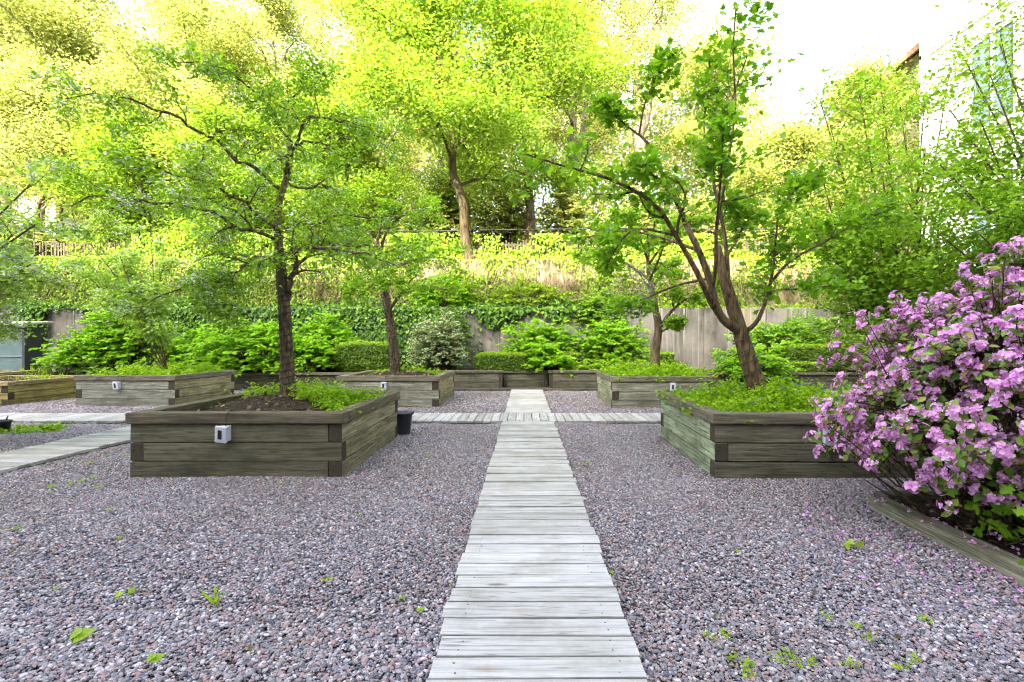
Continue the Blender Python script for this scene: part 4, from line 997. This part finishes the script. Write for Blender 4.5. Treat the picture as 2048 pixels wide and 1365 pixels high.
big_tree('tall pale tree rising behind the wrapped tree crown', 640, 36, 25, 6.4, .35, (0, 0), 'maple', 78, .25, per=22)
big_tree('tall pale tree high above the far left corner', 80, 36, 24, 6.2, .35, (0, 0), 'maple', 79, .25, per=22)
big_tree('tall pale tree behind the forked trunk', 1130, 38, 27, 6.2, .35, (0, 0), 'maple', 80, .35, per=20)
big_tree('small maple over the fence behind the left blossoming tree', 290, 23, 6.5, 3.4, .12, (0, -.6), 'maple2', 81, .2, per=26, drop=.05)
big_tree('small maple over the fence just left of the wrapped trunk', 480, 23.2, 7.0, 3.4, .12, (0, -.6), 'maple2', 82, .2, per=26, drop=.05)
big_tree('small maple over the fence right of the wrapped trunk', 690, 23, 7.0, 3.4, .12, (.2, -.6), 'maple2', 83, .2, per=26, drop=.05)
# undergrowth on the hillside behind the fence
for (a, b, t, Y, dp, lab) in ((820, 940, 330, 24.5, 1.5, 'sunlit yellow-green bush behind the fence left of the leaning trunk'), (955, 1065, 345, 25.5, 1.4, 'sunlit bush behind the fence between the two brown trunks'),
                              (1075, 1200, 372, 25, 1.3, 'sunlit bush behind the fence right of the straight brown trunk'), (1190, 1330, 395, 24.5, 1.2, 'sunlit bush at the foot of the thick pale trunk'),
                              (140, 330, 420, 24, 1.2, 'shaded bush behind the fence at the left'), (1330, 1460, 390, 25, 1.2, 'sunlit bush behind the leaning planter tree'), (1480, 1650, 400, 23.5, 1.1, 'sunlit bush above the bright wall at the right'),
                              (400, 560, 370, 24, 1.2, 'bush behind the fence left of the wrapped trunk'), (580, 800, 375, 24.5, 1.3, 'bush behind the fence right of the wrapped trunk'), (-60, 120, 440, 23.6, 1.1, 'dark bush behind the pickets at the far left')):
    shrub(lab, a, b, t, Y, dp, float(hill_z(np.array(pxX((a+b)/2, Y)), np.array(Y))), n=85, leaf=.24, m='maple', group='bushes on the hillside', L=.8, name='hillside_bush', per=14)
# far wood that reads as one mass
def far_wood():
    n = 260000; x = rng.uniform(-75, 26, n); h = rng.random(n)
    prof = 17+8*np.abs(np.sin(x*.21+1))+3*np.sin(x*.57)-np.clip(x-9, 0, 20)*1.25
    y = 46+6*np.sin(x*.3)+rng.normal(0, 3.5, n); z = hill_z(x, y)+h**.8*np.maximum(prof, 2.5)
    k = vnoise(x, z, .55, 3)+.25*vnoise(x, z, 1.9, 1) > -.55; x, y, z = x[k], y[k], z[k]; n = len(x)
    o = leaves_object('woods', [(np.stack([x, y, z], -1), rdir(n, .9)+[0, -.4, 0], rdir(n, -.2), rng.uniform(.25, .5, n), DIAM, 0)], [G['maple']])
    tag(o, 'distant sunlit wood on top of the hill', 'woods', kind='stuff')
far_wood()

# ------------------------------------------------------------------ rhododendron
def rhododendron():
    rg = np.random.default_rng(91); c = np.array([3.86, 3.68, 1.03]); r = np.array([1.28, 1.05, .93])
    root = empty('rhododendron_bush', (3.7, 3.7, .05)); tag(root, 'large rhododendron covered in lilac-pink blossom clusters at the right edge', 'shrub')
    n = 2700; d = unit(rg.normal(size=(n, 3))); d = d[d[:, 2] > -.62]
    rad = rg.uniform(.0, 1, len(d))**.4*.48+.55
    lump = 1+.17*np.sin(d[:, 0]*6+1)*np.sin(d[:, 2]*6+2)+.13*np.sin(d[:, 1]*8+d[:, 2]*7)+rg.normal(0, .05, len(d))
    p = c+d*r*(rad*lump)[:, None]
    p[:, 2] += .20*np.clip((p[:, 0]-c[0])/r[0], -1, 1)+.0
    k = (p[:, 2] > .2+.7*np.clip((3.25-p[:, 0]), 0, 1)) & (p[:, 1] > 2.4)
    p, d = p[k], d[k]
    # a few long side sprays reaching over the gravel and above the dome
    ex = np.array([P(1628, 875, 3.75), P(1645, 905, 3.8), P(1660, 860, 3.85), P(1650, 845, 3.8), P(1695, 845, 3.7), P(1690, 900, 3.7), P(1725, 655, 3.9), P(1730, 635, 3.9), P(1745, 930, 3.5), P(1760, 905, 3.6), P(2010, 505, 3.5), P(1975, 525, 3.5), P(2035, 495, 3.6), P(1985, 560, 3.5), P(1790, 600, 3.9), P(1815, 620, 3.9), P(1850, 605, 3.8), P(1680, 775, 3.9), P(1700, 790, 3.8), P(1830, 975, 3.3), P(1858, 950, 3.4), P(1900, 1010, 3.2), P(2020, 1000, 3.2), P(1930, 545, 3.5), P(2042, 560, 3.3)])
    p = np.concatenate([p, ex]); d = np.concatenate([d, unit(ex-c)])
    br = []; n = len(p)
    for i in range(n):
        b = np.array([3.65+rg.normal(0, .16), 3.7+rg.normal(0, .16), .03]); m = b+(p[i]-b)*.5+np.array([0, 0, -.12])+rg.normal(0, .09, 3)
        if i % 22 == 0 or i >= n-len(ex): br.append((resample([b, b+(m-b)*.5+rg.normal(0, .05, 3), m, p[i]], 10), np.linspace(.014, .003, 10)))
        else: br.append((resample([p[i]-d[i]*.3+rg.normal(0, .06, 3), p[i]-d[i]*.12, p[i]], 4), np.linspace(.0045, .0025, 4)))
    tubes_object('stems', br, G['stem'], root)
    fl = np.zeros(n, bool); fl[rg.random(n) < .78] = True; fl[n-len(ex):] = True
    hi = unit(d+np.array([0, 0, .55]))
    # whorls of leaves under each bud or truss
    sets = []; nl = 6
    q = np.repeat(p, nl, 0); hd = np.repeat(hi, nl, 0); sd = unit(np.cross(hd, unit(rg.normal(size=(n*nl, 3)))))
    sets.append((q-hd*.02+rg.normal(0, .018, q.shape), hd*.8+sd*-.1+rg.normal(0, .35, q.shape), sd+hd*.25, .066*rg.uniform(.6, 1.25, len(q)), OVAL, 0))
    nb = 420   # broad lobed leaves of a maple seedling growing through the skirt
    pb = np.stack([rg.uniform(2.9, 5.0, nb), rg.uniform(2.6, 3.4, nb), rg.uniform(.10, .75, nb)], -1); pb = pb[pb[:, 0] > 3.0+.5*(pb[:, 2])-.3]
    sets.append((pb, rdir(len(pb), 1.2)+[0, -.7, 0], rdir(len(pb), -.8), rg.uniform(.07, .12, len(pb)), LOBE, 1))
    leaves_object('leaves', sets, [G['rhodo'], G['fruit']], root)
    t = p[fl]; th = hi[fl]; tsz = rg.uniform(.7, 1.15, len(t)); ps, pn, pd, sz = [], [], [], []
    for j in range(9):
        out = unit(th*.75+rg.normal(0, .62, t.shape)); cen = t+th*.012+out*rg.uniform(.02, .062, (len(t), 1))
        u = unit(np.cross(out, unit(rg.normal(size=t.shape)))); w = np.cross(out, u)
        for a in range(5):
            ang = 2*math.pi*a/5; dirv = u*math.cos(ang)+w*math.sin(ang)
            ps.append(cen); pd.append(dirv+out*.38+rg.normal(0, .12, t.shape)); pn.append(out-dirv*.38+rg.normal(0, .15, t.shape)); sz.append(.029*rg.uniform(.7, 1.2, len(t))*tsz)
    leaves_object('blossoms', [(np.concatenate(ps), np.concatenate(pn), np.concatenate(pd), np.concatenate(sz), PETAL, 0)], [G['petal']], root)
rhododendron()
def petals():
    n = 300; x = rng.normal(3.2, .6, n); y = rng.normal(3.1, .75, n); k = (y > .9) & (y < 4.6) & (x > 1.9) & (x < 5.5); x, y = x[k], y[k]; n = len(x)
    z = np.where(x > 3.08, .075, .022); ontim = (np.abs(x-3.0) < .09) & (y < 4.2); z = np.where(ontim, .118, z)
    sets = []
    for j in range(4):
        a = rng.uniform(0, 6.28, n); sets.append((np.stack([x, y, z+rng.uniform(0, .008, n)], -1), rdir(n, 1.5), np.stack([np.cos(a), np.sin(a), np.full(n, .15)], -1), .022*rng.uniform(.7, 1.2, n), PETAL, 0))
    tag(leaves_object('fallen_petals', sets, [G['petal']]), 'fallen lilac petals scattered on gravel and mulch around the rhododendron', 'petals', kind='stuff')
    n = 700; x = rng.uniform(3.12, 6.5, n); y = rng.uniform(1.0, 4.2, n)
    tag(leaves_object('leaf_litter', [(np.stack([x, y, np.full(n, .078)], -1), rdir(n, 2), rdir(n), rng.uniform(.04, .09, n), OVAL, 0)], [G['dry']]), 'brown leaf litter under the rhododendron', 'leaf litter', kind='stuff')
    n = 1500; xw = 8; x = rng.uniform(-xw, 6, n); y = rng.uniform(1.8, 14, n); k = ~blocked(x, y, .02) & (np.abs(x) < 1.2*y+.5); x, y = x[k], y[k]; n = len(x)
    tag(leaves_object('fallen_bits', [(np.stack([x, y, np.full(n, .024)], -1), rdir(n, 2), rdir(n), rng.uniform(.012, .035, n), DIAM, 0)], [G['dry']]), 'tiny dry leaves and husks scattered over the gravel', 'debris', kind='stuff')
petals()
def bag():
    bm = bmesh.new(); bmesh.ops.create_icosphere(bm, subdivisions=4, radius=1)
    for v in bm.verts:
        c = v.co; k = 1+.16*math.sin(c.x*7+c.z*4)+.10*math.sin(c.y*11+c.x*5)+.06*math.sin(c.z*17+c.x*9)
        v.co = Vector((c.x*.17*k, c.y*.11*k, max(c.z, -.6)*.085*k))
    for f in bm.faces: f.smooth = True
    me = bpy.data.meshes.new('plastic_bag'); bm.to_mesh(me); bm.free()
    o = link('plastic_bag', me, G['bag']); o.location = P(1812, 728, 5.75)+np.array([0, 0, .05]); o.location.z = .79+.045; o.location.x = pxX(1815, 5.6); o.location.y = 5.6; o.scale = (1.25, 1.2, 2.2)
    tag(o, 'crumpled white plastic film glimpsed between the rhododendron blossoms', 'plastic bag')
bag()

# ------------------------------------------------------------------ small things on the gravel
def bucket():
    root = empty('bucket', (-1.97, 7.72, .0)); tag(root, 'charcoal plastic bucket standing behind the corner of the front left planter', 'bucket')
    c = (-1.93, 7.62, .01)
    MB().lathe([(.001, 0), (.115, 0), (.118, .01), (.15, .31), (.162, .315), (.165, .335), (.158, .345), (.148, .34), (.112, .03), (.001, .028)], c, 28).build('pail', G['bucket'], root)
    q = [(c[0]+.168*math.cos(a), c[1]-.05*math.sin(a), c[2]+.335-.16*math.sin(a)*.25) for a in np.linspace(0, math.pi, 13)]
    MB().tube(q, .0045, 6).build('handle', G['metal'], root)
    for s in (-1, 1): MB().box((c[0]+s*.166, c[1], c[2]+.325), (.02, .04, .04)).build('lug', G['bucket'], root, .004)
bucket()
def pot():
    c = P(4, 866, 7.76); c[2] = .0
    root = empty('plant_pot', c); tag(root, 'dark plant pot at the left edge beside the low green patch', 'plant pot')
    MB().lathe([(.001, 0), (.085, 0), (.11, .17), (.12, .17), (.12, .2), (.105, .2), (.10, .17), (.001, .165)], c, 24).build('pot', G['bucket'], root)
    MB().tube([c+[.06, 0, .15], c+[.075, 0, .22], c+[.085, .01, .27]], [.012, .010, .008], 6).build('stub', G['stem'], root)
pot()
cover('low patch of green creeping plants on the gravel at the left, near the dark pot', -8.62, 7.45, .0, .0, 2600, lambda u, v: ((u-.45)/.5)**2+((v-.35)/.22)**2 < 1, .13, .06, size=1.2, over=.12)

def weed(kind, px, py, s, label, group=None):
    Y = F*H/(py-VY); x = pxX(px, Y); root_z = float(gz(np.array(x), np.array(Y)))+.008; b = np.array([x, Y, root_z])
    if kind == 'broad':
        k = 3; pos = np.tile(b, (k, 1))+np.array([[0, 0, .02], [.01, 0, .03], [-.01, .01, .02]])*s/.08; sets = [(pos, np.array([[.2, -.6, 1], [-.3, -.5, 1], [.1, .2, 1.]]), np.array([[.5, .1, .5], [-.5, .1, .6], [.1, .6, .3]]), np.array([1., .8, .6])*s, HEART, 0)]
    elif kind == 'grass':
        k = 9; sets = [(np.tile(b, (k, 1))+rng.normal(0, .008, (k, 3))*[1, 1, 0], rdir(k), rdir(k, 1.1), s*rng.uniform(.6, 1.2, k), BLADE, 0)]
    elif kind == 'maple':
        k = 5; hh = rng.uniform(.3, .7, k); pos = b+np.stack([rng.normal(0, .3, k)*s, rng.normal(0, .3, k)*s, hh*s], -1); sets = [(pos, rdir(k, 1.6)+[0, -.5, 0], rdir(k, .1), s*rng.uniform(.6, 1, k), LOBE, 0)]
    else:
        k = 16; pos = b+np.stack([rng.normal(0, .35, k)*s, rng.normal(0, .35, k)*s, rng.uniform(.05, .6, k)*s], -1); sets = [(pos, rdir(k, 1.5)+[0, -.3, 0], rdir(k, .4), s*.5*rng.uniform(.6, 1.2, k), OVAL, 0)]
    o = leaves_object('weed', sets, [G['weed']]); o['category'] = 'weed'; o['label'] = label; o['group'] = group or 'weeds sprouting through the gravel'
    return o
weed('broad', 148, 1285, .085, 'large heart-shaped lime leaf sprouting from the gravel near the lower left corner')
weed('grass', 432, 1215, .13, 'bright green grass-like weed in the open gravel below the front left planter')
weed('clover', 258, 1195, .07, 'leafy weed just left of the grass-like weed in the gravel')
weed('broad', 300, 1335, .06, 'yellow-green seedling at the bottom edge, right of the large lime leaf')
weed('maple', 1708, 1100, .075, 'maple seedling with pointed leaves in the gravel left of the edging timber')
weed('broad', 1476, 1112, .035, 'single small round leaf standing in the gravel left of the maple seedling')
weed('broad', 213, 1025, .04, 'round lime weed on its own in the gravel below the left planter corner')
weed('clover', 32, 1063, .05, 'low weed at the far left edge of the gravel')
weed('clover', 240, 1082, .035, 'faint weed in open gravel left of the front left planter')
weed('broad', 109, 1182, .03, 'tiny weed above the large lime leaf')
for i, (x, y) in enumerate([(100, 978), (140, 972), (163, 966), (188, 958), (196, 977), (255, 914), (182, 932)]):
    weed('clover', x, y, .05, 'lime weed in the loose cluster between the side boardwalk and the front left planter')
for x, y in [(463, 958), (535, 978), (557, 970), (598, 965)]: weed('broad', x, y, .03, 'small weed at the foot of the front left planter')
weed('clover', 855, 914, .055, 'bushy weed between the front left planter and the boardwalk')
weed('clover', 715, 1035, .03, 'small weed in the gravel left of the boardwalk, below the planter corner')
weed('broad', 837, 1232, .035, 'bright weed closest to the left edge of the boardwalk')
weed('clover', 805, 1207, .03, 'dim weed up-left of the brightest weed beside the boardwalk')
weed('clover', 652, 1168, .045, 'straggly weed in the middle of the left gravel')
weed('clover', 1175, 930, .05, 'round lime weed right of the boardwalk, before the front right planter')
weed('clover', 1210, 866, .04, 'lime weed in the gravel just in front of the cross boardwalk')
weed('clover', 1262, 816, .05, 'pale weed at the foot of the back right planter')
weed('broad', 1222, 1150, .03, 'small weed touching the right edge of the boardwalk')
weed('clover', 1506, 986, .035, 'pale weed in front of the front right planter')
for x, y in [(1420, 1280), (1450, 1278), (1500, 1335), (1560, 1330), (1600, 1340), (1625, 1330), (1740, 1285), (1715, 1262), (1800, 1345), (1850, 1255), (1650, 1240), (1580, 1318), (1490, 1350), (1830, 1335), (1465, 1320), (1700, 1340)]:
    weed('clover', x, y, .045, 'tiny weed among the patchy weeds in the gravel at the bottom right')

# ------------------------------------------------------------------ shed and low wall at the left
def shed():
    Y = 16.3; x1 = pxX(50, Y); top = H-(652-VY)*Y/F; w = 3.2
    root = empty('garden_shed', (x1-w/2, Y, 0)); tag(root, 'shed with pale frosted panels and a sloping metal roof at the left edge', 'shed')
    glass = plain_mat('frosted panel', (.10, .155, .15), .3, 0, .5, .12, 3); frame = plain_mat('dark shed post', (.035, .038, .042), .5)
    for i in range(3):
        a = x1-.12-i*1.0; MB().box((a-.49, Y+.05, top/2-.02), (.93, .03, top-.06)).build('panel', glass, root, .004)
    MB().box((x1-.05, Y+.04, top/2-.02), (.10, .10, top-.02)).build('corner_post', frame, root, .006)
    for i in range(1, 4): MB().box((x1-.10-i*1.0+.005, Y+.04, top/2-.02), (.06, .08, top-.02)).build('post', frame, root, .006)
    MB().box((x1-w/2, Y+.03, .98), (w-.12, .05, .05)).build('mid_rail', plain_mat('shed rail', (.16, .2, .2), .5), root, .004)
    MB().box((x1-.04, Y+.35, top/2-.02), (.06, .5, top-.04)).build('side_wall', frame, root, .004)
    mb = MB(); mb.box((x1-w/2+.1, Y+.25, top+.10), (w+.3, 1.0, .07), np.array(Matrix.Rotation(R(6), 3, 'X'))); mb.build('roof', plain_mat('dull metal roof', (.36, .34, .29), .55, .2), root, .01)
    mb = MB(); mb.box((x1-w/2+.1, Y-.26, top+.03), (w+.32, .04, .13)); mb.build('eave_board', plain_mat('pale eave board', (.42, .40, .33), .6), root, .006)
shed()
def low_wall():
    Y = 16.9; x0, x1 = pxX(56, Y), pxX(112, Y)
    root = empty('low_wall', ((x0+x1)/2, Y, 0)); tag(root, 'short pale block wall with a dark mossy coping beside the shed', 'wall')
    MB().box(((x0+x1)/2, Y+.15, .40), (x1-x0, .3, .86)).build('wall_body', concrete_mat('pale block', (.42, .42, .41), (.25, .25, .25), .3), root, .01)
    MB().box(((x0+x1)/2+.02, Y+.15, .89), (x1-x0+.12, .4, .1), np.array(Matrix.Rotation(R(3), 3, 'Y'))).build('coping', plain_mat('mossy coping', (.06, .065, .055), .9), root, .02)
low_wall()

# ------------------------------------------------------------------ buildings
def siding_mat(name, col):
    m, nt, out = mat(name); co = coord(nt)
    sp = nt.nodes.new('ShaderNodeSeparateXYZ'); nt.links.new(co, sp.inputs[0])
    fr = math_(nt, 'FRACT', math_(nt, 'MULTIPLY', sp.outputs[2], 6.5))
    c = mixc(nt, col, tuple(v*.7 for v in col), mrange(nt, fr, .0, .1, .9, 0)); c = mixc(nt, c, tuple(v*.88 for v in col), mrange(nt, noise(nt, .8, co, 4), .45, .7))
    princ(nt, out, c, .7, .3, bump(nt, fr, .4, .02)); return m
TRIM = plain_mat('painted white trim', (.8, .8, .78), .5)
def glass_mat(name, col): return plain_mat(name, col, .08, 0, .7, .1, 1.5)
GLASS = glass_mat('reflective window glass', (.10, .14, .17))
def window_x(root, x, y0, y1, z0, z1, mull=1):
    """a window in a wall facing -X at x"""
    fr = MB()
    for yy in (y0, y1): fr.box((x-.03, yy, (z0+z1)/2), (.12, .12, z1-z0+.24))
    for zz in (z0-.06, z1+.06): fr.box((x-.035, (y0+y1)/2, zz), (.10, y1-y0-.122, .12))
    for k in range(mull): fr.box((x-.03, y0+(y1-y0)*(k+1)/(mull+1), (z0+z1)/2), (.08, .08, z1-z0-.002))
    f = fr.build('window', TRIM, root, .006)
    MB().box((x-.012, (y0+y1)/2, (z0+z1)/2), (.03, y1-y0-.12, z1-z0)).build('pane', GLASS, f)
    MB().box((x-.10, (y0+y1)/2, z0-.16), (.22, y1-y0+.3, .06)).build('sill', TRIM, f, .006)
def white_building():
    X = 18.0; sid = siding_mat('white clapboard siding', (.78, .76, .72))
    root = empty('white_building', (24, 14, 0)); tag(root, 'tall white clapboard building with large windows behind the trees at the right', 'building')
    MB().box((X+6, 11.0, 10.0), (12, 22, 20.4)).build('wall', sid, root)
    for y0, y1, z0, z1, m in ((17.75, 19.6, 9.9, 13.3, 1), (17.75, 19.6, 4.6, 7.6, 1), (12.5, 15, 9.9, 13.3, 2), (12.5, 15, 4.6, 7.6, 2), (17.75, 19.6, 15.5, 18.2, 1), (6, 9, 9.9, 13.3, 2)): window_x(root, X, y0, y1, z0, z1, m)
    MB().box((X-.05, 11.0, 14.35), (.10, 22.1, .22)).build('belt_course', TRIM, root, .01)
    MB().box((X-.04, 21.98, 10), (.12, .14, 20.3)).build('corner_board', TRIM, root, .01)
    MB().box((X+6, 11, 20.5), (13, 23, .5)).build('roof', plain_mat('roof edge', (.2, .19, .18), .7), root, .02)
white_building()
def wing():
    root = empty('brick_roofed_house', (22, 28, 5)); tag(root, 'lower building with a reddish-brown roof edge behind the white building', 'building')
    X = 19.2
    MB().box((X+4, 28.2, 9.0), (8, 11, 13.2)).build('wall', siding_mat('cream wall', (.66, .60, .52)), root)
    pr = MB(); z = 15.6
    pr.poly([(X-.6, 22.3, z), (X-.6, 34.2, z-.9), (X+4, 34.2, z+2.2), (X+4, 22.3, z+3.0)]); pr.poly([(X+8.6, 22.3, z), (X+4, 22.3, z+3.0), (X+4, 34.2, z+2.2), (X+8.6, 34.2, z-.9)])
    pr.build('roof', plain_mat('red-brown shingle roof', (.24, .11, .06), .85), root)
    MB().box((X-.62, 28.25, z-.55), (.12, 12.1, .3), np.array(Matrix.Rotation(R(-4.3), 3, 'X'))).build('fascia', plain_mat('brown fascia', (.26, .15, .09), .7), root, .01)
wing()
def left_house():
    Y = 40; x0, x1 = pxX(-260, Y), pxX(112, Y); z0 = 5; z1 = H-(258-VY)*Y/F
    root = empty('beige_house', ((x0+x1)/2, Y, z0)); tag(root, 'beige house glimpsed through the trees at the far left', 'house')
    MB().box(((x0+x1)/2, Y+4, (z0+z1)/2), (x1-x0, 8, z1-z0)).build('wall', siding_mat('beige siding', (.55, .47, .33)), root)
    xm = (x0+x1)/2; pr = MB(); e = .6
    pr.poly([(x0-e, Y-e, z1), (x1+e, Y-e, z1), (x1+e, Y+4, z1+3.2), (x0-e, Y+4, z1+3.2)]); pr.poly([(x0-e, Y+8+e, z1), (x0-e, Y+4, z1+3.2), (x1+e, Y+4, z1+3.2), (x1+e, Y+8+e, z1)])
    pr.build('roof', plain_mat('grey shingle roof', (.16, .15, .15), .85), root)
    for k in range(5):
        xx = x0+2+k*(x1-x0-4)/4
        for zz in (z0+5.5, z0+10.5):
            f = MB().box((xx, Y-.03, zz), (1.5, .1, 2.0)).build('window', TRIM, root, .01); MB().box((xx, Y-.085, zz), (1.2, .02, 1.7)).build('pane', GLASS, f)
left_house()
BH = 27.8
def apartment():
    root = empty('apartment_building', (-13, -22, 0)); tag(root, 'tall pale apartment block across the court from the retaining walls', 'building')
    x0, x1, y0, y1 = -70, 44, -30, -14
    MB().box(((x0+x1)/2, (y0+y1)/2, BH/2-.5), (x1-x0, y1-y0, BH+1)).build('wall', siding_mat('pale apartment siding', (.62, .60, .56)), root)
    MB().box(((x0+x1)/2, (y0+y1)/2, BH+.2), (x1-x0+.6, y1-y0+.6, .35)).build('roof', plain_mat('flat roof edge', (.3, .29, .28), .8), root)
    for k in range(26):
        x = x0+3+k*4.2
        f = MB()
        g = MB()
        for fl in range(8): f.box((x, y1+.03, 1.9+fl*2.9), (1.9, .12, 1.7)); g.box((x, y1+.095, 1.9+fl*2.9), (1.65, .03, 1.45))
        w = f.build('window', TRIM, root); g.build('panes', GLASS, w)
apartment()

# ------------------------------------------------------------------ camera, sun, sky
cam = bpy.data.cameras.new('camera'); co = bpy.data.objects.new('camera', cam); COL.objects.link(co)
co.location = (0, 0, H); co.rotation_euler = (R(90), 0, 0)
cam.sensor_width = 36; cam.lens = F*36/2048; cam.shift_x = -(VX-1024)/2048; cam.shift_y = (VY-682.5)/2048
cam.clip_start = .05; cam.clip_end = 2000
SC.camera = co
EL = R(33); AZ = math.atan2(.38, .92)          # sun behind the camera, a little to the left
tr = Vector((math.sin(AZ)*math.cos(EL), math.cos(AZ)*math.cos(EL), -math.sin(EL)))
sun = bpy.data.lights.new('sun', 'SUN'); sun.energy = 2.3; sun.angle = R(.53); sun.color = (1, .95, .86)
so = bpy.data.objects.new('sun', sun); COL.objects.link(so); so.location = (-20, -40, 50); so.rotation_euler = tr.to_track_quat('-Z', 'Y').to_euler()
w = bpy.data.worlds.new('World'); SC.world = w; w.use_nodes = True; nt = w.node_tree
bg = nt.nodes['Background']; sky = nt.nodes.new('ShaderNodeTexSky'); sky.sky_type = 'NISHITA'; sky.sun_disc = False
sky.sun_elevation = EL; sky.sun_rotation = math.atan2(-tr.x, -tr.y); sky.air_density = .55; sky.dust_density = 4.0; sky.ozone_density = .4
hs = nt.nodes.new('ShaderNodeHueSaturation'); hs.inputs['Saturation'].default_value = .72; nt.links.new(sky.outputs[0], hs.inputs['Color']); nt.links.new(hs.outputs[0], bg.inputs[0]); bg.inputs[1].default_value = .15
SC.view_settings.view_transform = 'Standard'; SC.view_settings.look = 'None'; SC.view_settings.gamma = 1; SC.view_settings.use_curve_mapping = False
SC.view_settings.exposure = 3.75
SC.cycles.use_denoising = True; SC.cycles.denoiser = 'OPENIMAGEDENOISE'; SC.cycles.denoising_input_passes = 'RGB_ALBEDO_NORMAL'; SC.cycles.denoising_prefilter = 'FAST'; SC.cycles.filter_width = 1.1; SC.cycles.max_bounces = 6; SC.cycles.diffuse_bounces = 4; SC.cycles.transmission_bounces = 4; SC.cycles.sample_clamp_indirect = 8
